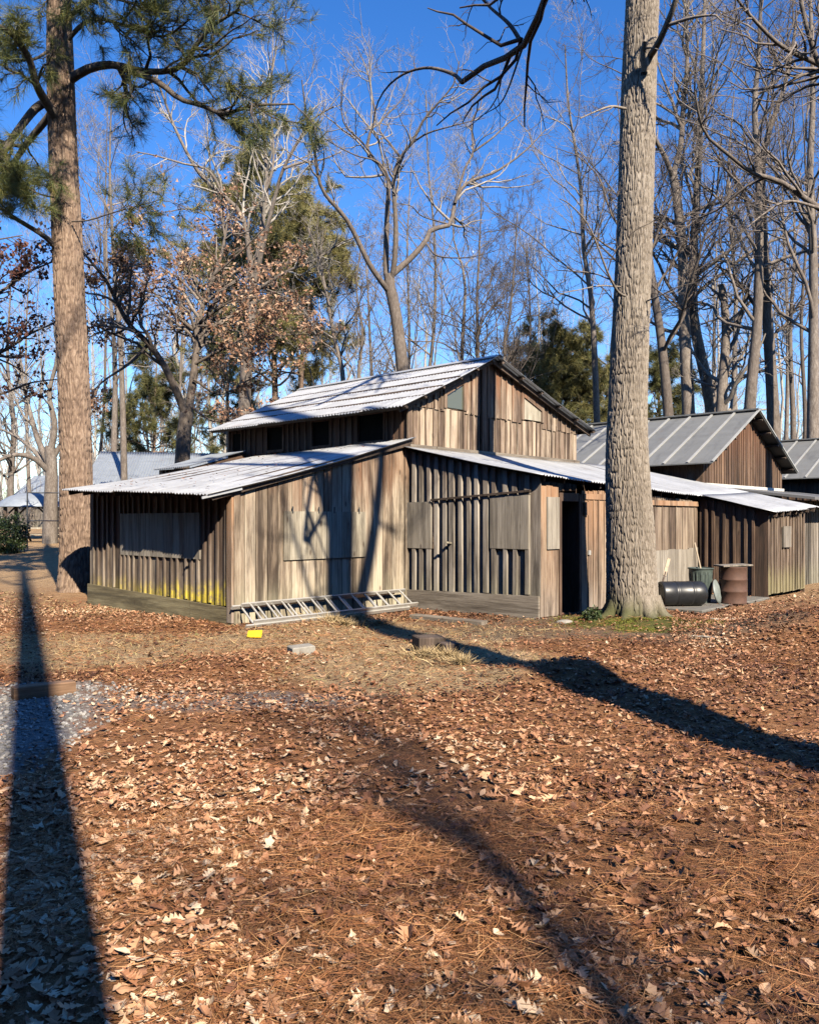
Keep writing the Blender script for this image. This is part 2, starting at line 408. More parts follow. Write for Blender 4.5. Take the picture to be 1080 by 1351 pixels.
def leaf_template(kind):
    if kind == 'oak':
        t = np.array([0, .10, .22, .30, .42, .50, .62, .70, .82, .92, 1.0]); w = np.array([.012, .05, .23, .09, .33, .12, .36, .13, .25, .10, .01])
        sh = np.array([0, 0, .05, 0, .06, 0, .06, 0, .04, 0, 0])
    elif kind == 'round':
        t = np.array([0, .12, .25, .38, .5, .62, .75, .88, 1.0]); w = np.array([.012, .08, .16, .13, .21, .17, .24, .15, .02]); sh = np.array([0, 0, .02, 0, .02, 0, .02, 0, 0])
    elif kind == 'oval':
        t = np.array([0, .2, .45, .7, .9, 1.0]); w = np.array([.01, .17, .25, .21, .1, .0]); sh = np.zeros(6)
    else:
        t = np.array([0, .25, .5, .75, 1.0]); w = np.array([.02, .22, .12, .27, .02]); sh = np.zeros(5)
    n = len(t)
    V = np.concatenate([np.stack([t, 0 * t], 1), np.stack([t + sh, w], 1), np.stack([t + sh, -w], 1)])
    i = np.arange(n - 1)
    f = np.concatenate([np.stack([i, i + 1, n + i + 1, n + i], 1), np.stack([i + 1, i, 2 * n + i, 2 * n + i + 1], 1)])
    V[:, 0] -= .5
    return V, f
def add_leaves(mb, x, y, z, size, kind, tint, tilt=.4, curl=1.0, yaw=None):
    V, f = leaf_template(kind); n = len(x); k = len(V)
    lx = np.broadcast_to(V[:, 0], (n, k)).copy(); ly = np.broadcast_to(V[:, 1], (n, k)).copy() * RNG.uniform(.75, 1.15, (n, 1))
    lz = curl * (RNG.normal(.25, .55, (n, 1)) * lx ** 2 * 1.6 + RNG.normal(.25, .6, (n, 1)) * np.abs(ly) + RNG.normal(0, .35, (n, 1)) * lx * ly * 3 + .05 * np.sin(9 * lx + RNG.uniform(0, 6, (n, 1))) * RNG.uniform(0, 1, (n, 1)))
    a = RNG.uniform(0, 2 * np.pi, (n, 1)) if yaw is None else yaw[:, None]
    p = RNG.normal(0, tilt, (n, 1)); r = RNG.normal(0, tilt, (n, 1))
    y1 = ly * np.cos(r) - lz * np.sin(r); z1 = ly * np.sin(r) + lz * np.cos(r)
    x1 = lx * np.cos(p) + z1 * np.sin(p); z2 = -lx * np.sin(p) + z1 * np.cos(p)
    s = size[:, None]
    W = np.stack([x[:, None] + s * (x1 * np.cos(a) - y1 * np.sin(a)), y[:, None] + s * (x1 * np.sin(a) + y1 * np.cos(a)), z[:, None] + s * z2], -1)
    ff = (f[None] + (np.arange(n) * k)[:, None, None]).reshape(-1, 4)
    mb.add(W.reshape(-1, 3), ff, np.repeat(tint, k))

def clump_tint(x, y, n):  # random leaf tone; broad noise adds dark patches in place of dappled shade
    return np.clip(RNG.beta(1.5, 1.8, n) * .95 + 1.1 * (fb2(x, y, .75, 3, 1.2) - .5) + .02, 0, 1)
mb = MB()
for n, lo, hi, kind, smin, smax in ((3400, 1.9, 5.2, 'oak', .045, .11), (5200, 1.9, 5.2, 'round', .03, .085), (3000, 1.9, 5.2, 'oval', .03, .08), (14000, 1.9, 5.2, 'bit', .012, .045),
                                    (14000, 5.2, 14.5, 'oak', .04, .10), (18000, 5.2, 14.5, 'round', .035, .08), (14000, 5.2, 14.5, 'oval', .03, .075), (42000, 5.0, 15.5, 'bit', .02, .06), (30000, 14, 30, 'bit', .05, .11)):
    x, y = scatter(n, lo, hi)
    keep = 1 - .93 * gravel_mask(x, y); keep *= 1 - .80 * straw_mask(x, y); keep *= 1 - .80 * bare_mask(x, y)
    keep *= .35 + .65 * smooth(.32, .55, fb2(x, y, .9, 3, 6.6))
    keep = np.where(y > 15.5, keep * .75, keep); keep = np.where((x > 3.2) & (y > 8) & (x > .32 * y), np.maximum(keep, .9), keep)
    k = RNG.random(len(x)) < keep; x, y = x[k], y[k]; n = len(x)
    h = RNG.uniform(.004, .03, n)
    t = clump_tint(x, y, n); big = RNG.random(n) < .009; t = np.where(big, RNG.uniform(.82, 1, n), t)
    sz = RNG.uniform(smin, smax, n) * np.where(big, 1.15, 1)
    add_leaves(mb, x, y, ground(x, y) + h, sz, kind, t, .21, .7)
n = 150; lx = RNG.uniform(-.4, 3.8, n); ly = RNG.uniform(.0, 4.7, n); a_ = (lx + .64) / 4.6; b_ = ly / 4.78
lz = (2.02 + 1.18 * a_) * (1 - b_) + (2.20 + .9 * a_) * b_
add_leaves(mb, AX + lx * CA - ly * SA, AY + lx * SA + ly * CA, lz + .03, RNG.uniform(.03, .08, n), 'round', RNG.uniform(.1, .6, n), .12, .5)
tag(mb.build('leaf_litter', M['litter'], None, False), 'brown oak leaves scattered over the ground before the barn', 'fallen leaves', kind='stuff')

def strips(mb, x, y, z, L, w, yaw, pitch, tint, bend=.2):
    n = len(x); t = np.array([-.5, 0, .5]); 
    d = np.stack([np.cos(yaw) * np.cos(pitch), np.sin(yaw) * np.cos(pitch), np.sin(pitch)], -1)
    s = np.stack([-np.sin(yaw), np.cos(yaw), RNG.normal(0, .5, n)], -1)
    b = RNG.normal(0, bend, n)
    pts = np.stack([x, y, z], -1)[:, None] + L[:, None, None] * (t[None, :, None] * d[:, None] + (b[:, None] * (t ** 2)[None])[..., None] * s[:, None])
    ww = (w[:, None] * np.array([.7, 1, .3])[None])[..., None] * s[:, None]
    V = np.stack([pts - ww, pts + ww], 2)
    i = np.arange(n * 6).reshape(n, 3, 2)
    f = np.stack([i[:, :-1, 0], i[:, 1:, 0], i[:, 1:, 1], i[:, :-1, 1]], -1).reshape(-1, 4)
    mb.add(V.reshape(-1, 3), f, np.repeat(tint, 6))
mb = MB()
for n, lo, hi, w in ((44000, 1.9, 4.6, .0011), (56000, 4.6, 13.0, .0014)):
    x, y = scatter(n, lo, hi, .66)
    keep = (1 - .9 * gravel_mask(x, y)) * (1 - .6 * bare_mask(x, y)) * smooth(.38, .6, fb2(x, y, .8, 3, 4.4) + .14 * smooth(1.0, -1.5, x))
    k = RNG.random(len(x)) < keep; x, y = x[k], y[k]; n = len(x)
    strips(mb, x, y, ground(x, y) + RNG.uniform(.01, .04, n), RNG.uniform(.09, .2, n), np.full(n, w), RNG.uniform(0, 6.28, n), RNG.normal(0, .16, n), np.clip(RNG.normal(.5, .25, n), 0, 1), .3)
tag(mb.build('pine_straw', M['straw'], None), 'rust coloured pine needles lying among the fallen leaves', 'pine straw', kind='stuff')

mb = MB()
n = 52000; x, y = scatter(n, 6.5, 20, .62)
far = (y > 13.5) & (x < -5)
keep = np.maximum(straw_mask(x, y), np.where(far, .5, 0)) + .06
k = (RNG.random(n if len(x) == n else len(x)) < keep); x, y = x[k], y[k]; n = len(x)
strips(mb, x, y, ground(x, y) + .02, RNG.uniform(.06, .16, n), np.full(n, .0028), RNG.uniform(0, 6.28, n), np.abs(RNG.normal(.25, .3, n)), np.clip(RNG.normal(.5, .22, n) + (RNG.random(n) < .05) * .5, 0, 1), .5)
# tufts by the ladder
for u, v in ((440, 822), (455, 826), (470, 818), (425, 818), (500, 824), (590, 872), (610, 880), (560, 868)):
    yy = EYE * F / (v - V0); xx = (u - U0) / F * yy; n = 260
    a = RNG.uniform(0, 6.28, n); r = RNG.exponential(.12, n)
    x = xx + r * np.cos(a) * 1.6; y = yy + r * np.sin(a)
    strips(mb, x, y, ground(x, y) + .06, RNG.uniform(.12, .26, n), np.full(n, .0026), a, np.abs(RNG.normal(.5, .3, n)), np.clip(RNG.normal(.6, .2, n), 0, .85), .6)
tag(mb.build('dry_grass', M['drygrass'], None), 'straw coloured dry grass in the open patch before the barn', 'dry grass', kind='stuff')

# gravel stones
ico = np.array([(0, 0, 1), (.894, 0, .447), (.276, .851, .447), (-.724, .526, .447), (-.724, -.526, .447), (.276, -.851, .447), (.724, .526, -.447), (-.276, .851, -.447), (-.894, 0, -.447), (-.276, -.851, -.447), (.724, -.526, -.447), (0, 0, -1)])
icf = np.array([(0, 1, 2), (0, 2, 3), (0, 3, 4), (0, 4, 5), (0, 5, 1), (1, 6, 2), (2, 7, 3), (3, 8, 4), (4, 9, 5), (5, 10, 1), (2, 6, 7), (3, 7, 8), (4, 8, 9), (5, 9, 10), (1, 10, 6), (6, 11, 7), (7, 11, 8), (8, 11, 9), (9, 11, 10), (10, 11, 6)])
mb = MB(); n = 16000
x = RNG.uniform(-7, 0, n); y = RNG.uniform(2.8, 9.2, n)
dd = np.maximum(gravel_mask(x, y), .35 * smooth(1.1, .5, np.sqrt(((x + 1.7) / 1.3) ** 2 + ((y - 7.4) / .5) ** 2)))
k = RNG.random(n) < dd; x, y = x[k], y[k]; n = len(x)
sz = RNG.uniform(.008, .022, n)
V = ico[None] * RNG.uniform(.6, 1.25, (n, 12, 1)) * sz[:, None, None] * np.array([1, 1, .7]) + np.stack([x, y, ground(x, y) + sz * .3], -1)[:, None]
mb.add(V.reshape(-1, 3), (icf[None] + (np.arange(n) * 12)[:, None, None]).reshape(-1, 3), np.repeat(np.clip(RNG.normal(.5, .22, n), 0, 1), 12))
tag(mb.build('gravel', M['pebble'], None), 'pale grey gravel in the patch beside the long tree shadow', 'gravel', kind='stuff')

# ------------------------------------------------------------------ barn helpers (local frame: X along front, Y backward)
def board_wall(mb, p0, p1, z0, ztop, bw=.2, batten=.05, bproj=.03, th=.025, skip=(), rag=.0, zrag=.02, gap=.004, btint=None, mat=0, tmean=.5, off=0.0):
    p0 = np.array(p0, float); p1 = np.array(p1, float); d = p1 - p0; L = np.linalg.norm(d); d /= L; nrm = np.array([d[1], -d[0]])
    s = 0.0; edges = [0.0]
    while s < L - bw * .6:
        s += bw * RNG.uniform(.75, 1.25); edges.append(min(s, L))
    edges[-1] = L
    zt = ztop if callable(ztop) else (lambda q: ztop)
    zb = z0 if callable(z0) else (lambda q: z0)
    def piece(a, b, za, zb_, ta, tb, o0, o1, tint):
        c = []
        for (ss, oo) in ((a, o0), (b, o0), (b, o1), (a, o1)): c.append((ss, oo))
        lo = [za, zb_, zb_, za]; hi = [ta, tb, tb, ta]
        V = [np.append(p0 + d * ss + nrm * oo, z) for (ss, oo), z in zip(c, lo)] + [np.append(p0 + d * ss + nrm * oo, z) for (ss, oo), z in zip(c, hi)]
        # order so that faces look outward (o1 > o0)
        mb.hexa([V[3], V[2], V[1], V[0], V[7], V[6], V[5], V[4]], tint, mat)
    for a, b in zip(edges[:-1], edges[1:]):
        if b - a < .02: continue
        mid = (a + b) / 2; t = np.clip(RNG.normal(tmean, .30), 0, 1); o = off + RNG.uniform(0, .006)
        r = RNG.uniform(-rag, 0); rb = RNG.uniform(-zrag, zrag)
        segs = [(zb(a) + rb, zb(b) + rb, zt(a) + r, zt(b) + r)]
        for s0, s1, k0, k1 in skip:
            if s0 < mid < s1:
                n2 = []
                for q0, q1, h0, h1 in segs:
                    if k0 > q0 + .05: n2.append((q0, q1, min(k0, h0), min(k0, h1)))
                    if k1 < min(h0, h1) - .03: n2.append((k1, k1, h0, h1))
                segs = n2
        for q0, q1, h0, h1 in segs:
            piece(a + gap / 2, b - gap / 2, q0, q1, h0, h1, off - th, o, t)
    if batten:
        for e in edges[:-1]:
            if e < .03: continue
            segs = [(zb(e) + RNG.uniform(-.02, .03), zt(e) - .01 + RNG.uniform(-rag, 0))]
            for s0, s1, k0, k1 in skip:
                if s0 - .02 < e < s1 + .02:
                    n2 = []
                    for q0, h0 in segs:
                        if k0 > q0 + .05: n2.append((q0, min(k0, h0)))
                        if k1 < h0 - .03: n2.append((k1, h0))
                    segs = n2
            for q0, h0 in segs:
                w = batten * RNG.uniform(.8, 1.25); lean = RNG.normal(0, .006)
                a, b = e - w / 2, e + w / 2
                V = []
                for z, l in ((q0, 0), (h0, lean)):
                    for ss, oo in ((a + l, off + .0075), (b + l, off + .0075), (b + l, off + .0075 + bproj), (a + l, off + .0075 + bproj)):
                        V.append(np.append(p0 + d * ss + nrm * oo, z))
                mb.hexa([V[3], V[2], V[1], V[0], V[7], V[6], V[5], V[4]], np.clip(RNG.normal(tmean if btint is None else btint, .18), 0, 1), mat)

def corrugated(mb, c00, c10, c11, c01, pitch=.075, amp=.012, nv=10, th=.006, sag=.0, lap=None):
    """c00-c10: low edge, c01-c11: high edge; the waves run from the low edge to the high one."""
    c00, c10, c11, c01 = [np.asarray(c, float) for c in (c00, c10, c11, c01)]
    Lg = np.linalg.norm(c10 - c00); nu = max(8, int(Lg / pitch * 6)); a = np.linspace(0, 1, nu + 1)[:, None]; b = np.linspace(0, 1, nv + 1)[None]
    P = (c00 * ((1 - a) * (1 - b))[..., None] + c10 * (a * (1 - b))[..., None] + c11 * (a * b)[..., None] + c01 * ((1 - a) * b)[..., None])
    wave = amp * np.sin(a * Lg / pitch * 2 * np.pi)
    sheet = np.floor(a * Lg / .66)
    wob = .008 * np.sin(sheet * 5.1) * (1 - b) + .012 * (fbm(np.stack([a * Lg * .7 + 0 * b, b * 3 + 0 * a, 0 * a * b + 3.3], -1), 2) - .5) * 2 - sag * np.sin(np.pi * b)
    P[..., 2] += wave + wob
    e = (c00 - c01); e /= np.linalg.norm(e)
    P[:, 0] += e * (.025 * np.sin(sheet[:, 0] * 3.7))[:, None]
    i = np.arange((nu + 1) * (nv + 1)).reshape(nu + 1, nv + 1)
    f = np.stack([i[:-1, :-1], i[1:, :-1], i[1:, 1:], i[:-1, 1:]], -1).reshape(-1, 4)
    nn = np.cross(c10 - c00, c01 - c00)
    if nn[2] < 0: f = f[:, ::-1]
    t = np.clip(.5 + .2 * np.sin(sheet * 2.3) + 0 * b, 0, 1)
    n0 = mb.n
    mb.add(P.reshape(-1, 3), f, t.reshape(-1))
    Q = P.copy(); Q[..., 2] -= th
    mb.add(Q.reshape(-1, 3), f[:, ::-1], t.reshape(-1))
    m = (nu + 1) * (nv + 1)
    for e_ in (i[:, 0], i[::-1, -1], i[0, ::-1], i[-1, :]):
        mb.faces(np.stack([n0 + e_[:-1], n0 + m + e_[:-1], n0 + m + e_[1:], n0 + e_[1:]], -1))

# ------------------------------------------------------------------ main barn
RZ = math.radians(47)
barn = thing('barn', 'weathered board barn with a raised gable and bright tin lean-to roofs', 'barn', (AX, AY, 0), RZ)
W0 = 4.78
def z1(x, y): # left lean-to roof height (local)
    a = (x + .64) / 4.6; b = np.clip(y / W0, 0, 1)
    return (2.02 + (3.2 - 2.02) * a) * (1 - b) + (2.20 + (3.10 - 2.20) * a) * b
# front wall of left lean-to
mb = MB(); board_wall(mb, (0, 0), (3.9, 0), lambda s: .02, lambda s: z1(s, 0) - .05, .235, .0, .0, rag=.03, tmean=.6, gap=.017)
board_wall(mb, (0, 0), (3.9, 0), lambda s: .02, lambda s: z1(s, 0) - .05, .235, .022, .01, rag=.03, tmean=.15, off=-.03)
mb.build('board_wall', M['wood_front'], barn)
mb = MB(); mb.box(-.035, .075, -.045, -.008, .0, 2.1, .35); mb.build('corner_board', M['wood_front'], barn)
mb = MB(); mb.box(3.80, 3.93, -.05, -.008, .0, 2.98, .6); mb.build('corner_board', M['wood_front'], barn)
for x0, x1 in ((.94, 1.845), (1.855, 2.78)):
    mb = MB(); x = x0
    while x < x1 - .02:
        w = min(.115, x1 - x); mb.box(x + .0015, x + w - .0015, -.034 - RNG.uniform(0, .004), -.0085, .98, 1.78, np.clip(RNG.normal(.55, .1), 0, 1)); x += w
    p = mb.build('shutter', M['wood_panel'], barn)
    for xx in (x0 + .17, x1 - .17):
        mb = MB(); mb.box(xx - .011, xx + .011, -.046, -.0385, 1.75, 1.86, .2); mb.build('hinge', M['pipe'], p)
# left side wall D->A
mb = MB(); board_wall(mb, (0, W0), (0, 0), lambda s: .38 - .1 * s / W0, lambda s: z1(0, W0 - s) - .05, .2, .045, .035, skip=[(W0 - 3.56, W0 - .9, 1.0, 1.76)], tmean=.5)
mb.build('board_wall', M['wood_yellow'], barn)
mb = MB(); mb.box(-.075, -.009, -.03, .10, .05, 2.12, .55); mb.build('corner_board', M['wood_door'], barn)
mb = MB()
for y0, y1 in ((.92, 1.72), (1.73, 2.62), (2.63, 3.54)):
    y = y0
    while y < y1 - .02:
        w = min(.15, y1 - y); mb.box(-.035 - RNG.uniform(0, .004), -.001, y + .001, y + w - .001, 1.0, 1.755, np.clip(RNG.normal(.6, .1), 0, 1)); y += w
mb.build('shutter', M['plywood'], barn)
mb = MB()
mb.hexa([(-.06, 1.15, -.15), (-.028, 1.15, -.15), (-.028, W0, -.15), (-.06, W0, -.15), (-.06, 1.15, .31), (-.028, 1.15, .31), (-.028, W0, .40), (-.06, W0, .40)], .55)
mb.hexa([(-.066, .0, -.15), (-.028, .0, -.15), (-.028, 1.145, -.15), (-.066, 1.145, -.15), (-.066, .0, .275), (-.028, .0, .275), (-.028, 1.145, .305), (-.066, 1.145, .305)], .4)
mb.build('skirt_board', M['skirt'], barn)
# back walls of the left lean-to
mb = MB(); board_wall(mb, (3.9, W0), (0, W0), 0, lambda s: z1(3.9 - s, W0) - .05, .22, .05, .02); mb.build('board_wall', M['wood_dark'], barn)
# left lean-to roof
mb = MB()
corrugated(mb, (-.56, W0 + .02, 2.21), (-.56, -.17, 2.03), (3.96, -.17, 3.2), (3.96, W0 + .02, 3.10), .09, .013, 14, sag=.05)
mb.build('lean_to_roof', M['tin'], barn, True)
mb = MB()
for k in range(9):
    y = .05 + k * (W0 - .1) / 8
    mb.bar((-.44, y, float(z1(-.44, y)) - .085), (3.86, y, float(z1(3.86, y)) - .085), .045, .09, RNG.random())
mb.bar((-.46, -.065, float(z1(-.46, 0)) - .085), (3.93, -.065, float(z1(3.9, 0)) - .085), .03, .1, .2)
mb.build('rafter', M['rafter'], barn)
mb = MB(); mb.bar((-.66, -.12, 1.965), (.05, -.125, 2.12), .02, .035, .5); mb.build('loose_metal_strip', M['tin'], barn)
# raised centre: clerestory and gable
XL, XR, XM, ZE, ZR, YB = 3.9, 9.9, 6.35, 3.93, 5.06, 5.85
SL = {-1: (ZR - ZE) / (XM - XL), 1: (ZR - ZE) / (XR - XM)}
zg = lambda x: ZR - abs(x - XM) * SL[-1 if x < XM else 1]
mb = MB()
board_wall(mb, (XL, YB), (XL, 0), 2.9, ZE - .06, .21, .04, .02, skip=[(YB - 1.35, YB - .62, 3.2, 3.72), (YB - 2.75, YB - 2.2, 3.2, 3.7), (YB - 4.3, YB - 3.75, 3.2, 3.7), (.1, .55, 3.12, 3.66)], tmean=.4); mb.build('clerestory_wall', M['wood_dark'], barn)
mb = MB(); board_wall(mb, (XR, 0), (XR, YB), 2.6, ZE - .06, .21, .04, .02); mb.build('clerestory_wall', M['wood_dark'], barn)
for y0, y1 in ((.62, 1.35), (2.2, 2.75), (3.75, 4.3), (YB - .55, YB - .1)):
    mb = MB(); mb.box(XL - .03, XL + .0, y0 - .05, y0, 3.15, 3.75, .3); mb.box(XL - .03, XL, y1, y1 + .05, 3.15, 3.75, .5); mb.box(XL - .03, XL, y0, y1, 3.14, 3.19, .6); mb.box(XL - .03, XL, y0, y1, 3.72, 3.76, .4)
    w = mb.build('window', M['wood_dark'], barn)
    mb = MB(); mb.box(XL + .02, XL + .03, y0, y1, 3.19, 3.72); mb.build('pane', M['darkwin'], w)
mb = MB()
wl = (1.06, 1.66, 3.87, 4.55); wr = (3.69, 4.48, 3.87, 4.5)
gt = lambda s: zg(XL + s) - .05
gt2 = lambda s: np.minimum(zg(XL + s) - .05, 9)
# lower course and upper course (upper laps over the lower)
board_wall(mb, (XL, 0), (XR, 0), 2.98, lambda s: min(3.86, gt(s)), .2, .032, .022, tmean=.6, rag=.02)
board_wall(mb, (XL, 0), (XL + 1.05, 0), lambda s: 3.80, gt, .19, .03, .02, tmean=.45, off=.026)
board_wall(mb, (XL + 1.06, 0), (XL + 1.66, 0), 3.868, lambda s: 3.875, .2, 0, 0)
board_wall(mb, (XL + 1.67, 0), (XL + 3.68, 0), lambda s: 3.80, lambda s: gt(s + 1.67), .21, .034, .024, tmean=.55, off=.026)
board_wall(mb, (XL + 4.49, 0), (XR, 0), lambda s: 3.72, lambda s: gt(s + 4.49), .19, .03, .02, tmean=.45, off=.026)
mb.build('gable_wall', M['wood_gable'], barn)
# openings: slanted window left, boarded one right
def slant(x0, x1, zb, name, matf, matp, inset):
    zl, zr = zg(x0) - .30, zg(x1) - .30
    mb = MB()
    for x in (x0, x1):
        mb.box(x - .045, x + .045, -.055, -.02, zb - .02, zg(x) - .12, .4)
    mb.hexa([(x0 + .045, -.06, zl), (x1 - .045, -.06, zr), (x1 - .045, -.02, zr), (x0 + .045, -.02, zl), (x0 + .045, -.06, zl + .09), (x1 - .045, -.06, zr + .09), (x1 - .045, -.02, zr + .09), (x0 + .045, -.02, zl + .09)], .3)
    mb.hexa([(x0 + .045, -.05, zl + .092), (x1 - .045, -.05, zr + .092), (x1 - .045, -.02, zr + .092), (x0 + .045, -.02, zl + .092), (x0 + .045, -.05, zl + .25), (x1 - .045, -.05, zr + .25), (x1 - .045, -.02, zr + .25), (x0 + .045, -.02, zl + .25)], .5)
    f = mb.build(name, matf, barn)
    mb = MB()
    a, b = x0 + .046, x1 - .046
    mb.hexa([(a, -.03 + inset, zb), (b, -.03 + inset, zb), (b, -.015 + inset, zb), (a, -.015 + inset, zb), (a, -.03 + inset, zl), (b, -.03 + inset, zr), (b, -.015 + inset, zr), (a, -.015 + inset, zl)], .8)
    mb.build('pane' if matp == M['glass'] else 'plywood_cover', matp, f)
slant(XL + 1.06, XL + 1.68, 3.88, 'window', M['wood_gable'], M['glass'], .01)
slant(XL + 3.70, XL + 4.48, 3.88, 'window', M['wood_gable'], M['wood_panel'], .0)
mb = MB(); mb.box(XL + 2.20, XL + 2.36, -.075, -.034, 2.99, zg(XL + 2.3) - .12, .2); mb.build('corner_board', M['wood_gable'], barn); mb = MB(); mb.box(XL - .05, XL + .06, -.075, -.03, 2.99, 3.86, .3); mb.build('corner_board', M['wood_gable'], barn)
mb = MB(); mb.box(XL, XR, -.09, -.034, 2.97, 3.07, .5); mb.build('base_trim', M['plank_flat'], barn)
mb = MB(); board_wall(mb, (XR, YB), (XL, YB), 0, lambda s: zg(XR - s) - .05, .22, .05, .02); mb.build('board_wall', M['wood_dark'], barn)
# gable roof, two slopes
mb = MB(); sl = SL[-1]
ov = .42
corrugated(mb, (XL - ov, YB + .25, ZE - ov * sl), (XL - ov, -.32, ZE - ov * sl), (XM, -.32, ZR + .0), (XM, YB + .25, ZR), .09, .013, 12, sag=.03)
mb.build('gable_roof', M['tin'], barn, True)
mb = MB(); sl = SL[1]
corrugated(mb, (XR + ov, -.32, ZE - ov * sl), (XR + ov, YB + .25, ZE - ov * sl), (XM, YB + .25, ZR), (XM, -.32, ZR), .09, .013, 12, sag=.03)
mb.build('gable_roof', M['tin'], barn, True)
mb = MB()
for sgn in (-1, 1):
    sl = SL[sgn]
    mb.hexa([(XM + .14 * sgn, -.35, ZR - .14 * sl + .022), (XM + .14 * sgn, YB + .28, ZR - .14 * sl + .022), (XM, YB + .28, ZR + .022), (XM, -.35, ZR + .022),
             (XM + .14 * sgn, -.35, ZR - .14 * sl + .030), (XM + .14 * sgn, YB + .28, ZR - .14 * sl + .030), (XM, YB + .28, ZR + .032), (XM, -.35, ZR + .032)], .6)
mb.build('ridge_cap', M['tin'], barn)
mb = MB()
for sgn in (-1, 1):
    sl = SL[sgn]; W_ = (XM - XL) if sgn < 0 else (XR - XM)
    for k in range(6):
        f = .05 + k * .19; x = XM + sgn * f * (W_ + ov * .8); z = ZR - f * (W_ + ov * .8) * sl - .05
        mb.bar((x, -.29, z), (x, YB + .2, z), .09, .045, RNG.random(), up=(-sgn * sl, 0, 1))
    mb.bar((XM + sgn * .03, -.15, ZR - .10), (XM + sgn * (W_ + ov * .9), -.15, ZR - .10 - (W_ + ov * .9 - .03) * sl), .04, .09, .5)
mb.build('purlin', M['rafter'], barn)
# front lean-to: roof heights
def z2(x, w):
    if x <= 9.96:
        zl = 3.02 - (3.02 - 2.37) * w / 3.15; zr = 3.02 - (3.02 - 2.15) * w / 3.15
        return zl + (zr - zl) * (x - 3.9) / 6.06
    a = (x - 9.96) / 2.54
    zl = 3.02 - .87 * w / 3.15 if w < 3.15 else 2.15 - (w - 3.15) / 1.55 * .35
    zr = 3.02 - (3.02 - 1.93) * w / 4.7
    return zl + (zr - zl) * a
mb = MB(); board_wall(mb, (3.9, -.03), (3.9, -3.0), lambda s: .30 + .03 * s, lambda s: z2(3.9, s) - .07, .20, .085, .05, tmean=.5, btint=.62,
                      skip=[(-.1, .645, 1.11, 1.97), (2.0, 2.80, 1.15, 2.06)])
mb.build('board_wall', M['wood_grey'], barn)
mb = MB(); mb.box(3.835, 3.899, -.645, -.035, 1.11, 1.965, .6); mb.build('shutter', M['plywood'], barn)
mb = MB(); y = -2.0
while y > -2.79:
    w = min(.16, 2.8 + y); mb.box(3.838 - RNG.uniform(0, .004), 3.899, y - w + .002, y - .002, 1.15, 2.055, np.clip(RNG.normal(.55, .1), 0, 1)); y -= w
mb.build('shutter', M['plywood'], barn)
mb = MB(); mb.bar((3.825, -.66, 2.0), (3.825, -2.85, 2.12), .03, .035, .1); mb.build('hanger_rail', M['rafter'], barn)
mb = MB(); mb.hexa([(3.83, -3.0, -.1), (3.872, -3.0, -.1), (3.872, -.04, -.1), (3.83, -.04, -.1), (3.83, -3.0, .385), (3.872, -3.0, .385), (3.872, -.04, .325), (3.83, -.04, .325)], .55)
mb.build('skirt_board', M['plank_flat'], barn)
mb = MB(); mb.bar((3.87, -1.12, 1.22), (3.68, -1.13, 1.24), .05, .03, .7); mb.build('latch', M['wood_panel'], barn)
# C->E wall
mb = MB(); board_wall(mb, (3.9, -3.0), (4.42, -3.0), .03, lambda s: z2(3.9 + s, 3.0) - .16, .17, .0, 0, rag=.06, tmean=.6)
mb.build('board_wall', M['wood_door'], barn)
mb = MB(); board_wall(mb, (4.2, -1.6), (5.5, -1.6), .03, lambda s: 2.4, .2, .03, .01, tmean=.2); mb.build('board_wall', M['rafter'], barn)
mb = MB(); mb.box(4.42, 4.49, -3.03, -2.94, .0, 2.10, .3); mb.build('door_post', M['wood_dark'], barn)
mb = MB(); mb.box(5.05, 5.12, -3.03, -2.94, .0, 2.08, .3); mb.build('door_post', M['wood_dark'], barn)
mb = MB(); mb.box(4.49, 5.05, -3.02, -2.95, 1.96, 2.10, .3); mb.build('door_lintel', M['wood_dark'], barn)
mb = MB(); board_wall(mb, (4.45, -1.62), (4.45, -2.94), .03, 2.15, .2, 0, 0, tmean=.2); mb.build('board_wall', M['rafter'], barn)
mb = MB(); board_wall(mb, (5.08, -2.94), (5.08, -1.62), .03, 2.15, .2, 0, 0, tmean=.2); mb.build('board_wall', M['rafter'], barn)
mb = MB(); mb.box(4.06, 4.41, -3.035, -3.0075, 1.15, 2.02, .75); mb.build('shutter', M['plywood'], barn)
mb = MB(); board_wall(mb, (5.12, -3.0), (6.05, -3.0), .03, lambda s: z2(5.1 + s, 3.0) - .17, .19, .02, .012, tmean=.6, rag=.04, off=.03)
d = mb.build('door', M['wood_door'], barn)
mb = MB(); mb.box(5.17, 5.27, -3.08, -3.04, 1.72, 1.95, .2); mb.box(5.17, 6.02, -3.058, -3.039, 2.0, 2.10, .7); mb.build('brace', M['wood_door'], d)
mb = MB(); mb.box(5.30, 5.36, -3.075, -3.04, 1.02, 1.10); mb.build('latch', M['alu'], d)
mb = MB(); board_wall(mb, (6.07, -3.0), (9.96, -3.0), .03, lambda s: z2(6.07 + s, 3.0) - .13, .27, .018, .01, tmean=.55, rag=.03); mb.build('board_wall', M['wood_side'], barn)
mb = MB(); x = 6.6
while x < 9.85:
    w = RNG.uniform(.26, .36); mb.box(x + .003, min(x + w, 9.88) - .003, -3.04 - RNG.uniform(0, .006), -3.02, .04, 1.02 + RNG.uniform(-.02, .02), np.clip(RNG.normal(.6, .15), 0, 1)); x += w
mb.build('patch_boards', M['plywood'], barn)
mb = MB(); mb.box(6.1, 9.9, -3.045, -3.02, 1.93, 2.03, .8); mb.build('top_plank', M['wood_door'], barn)
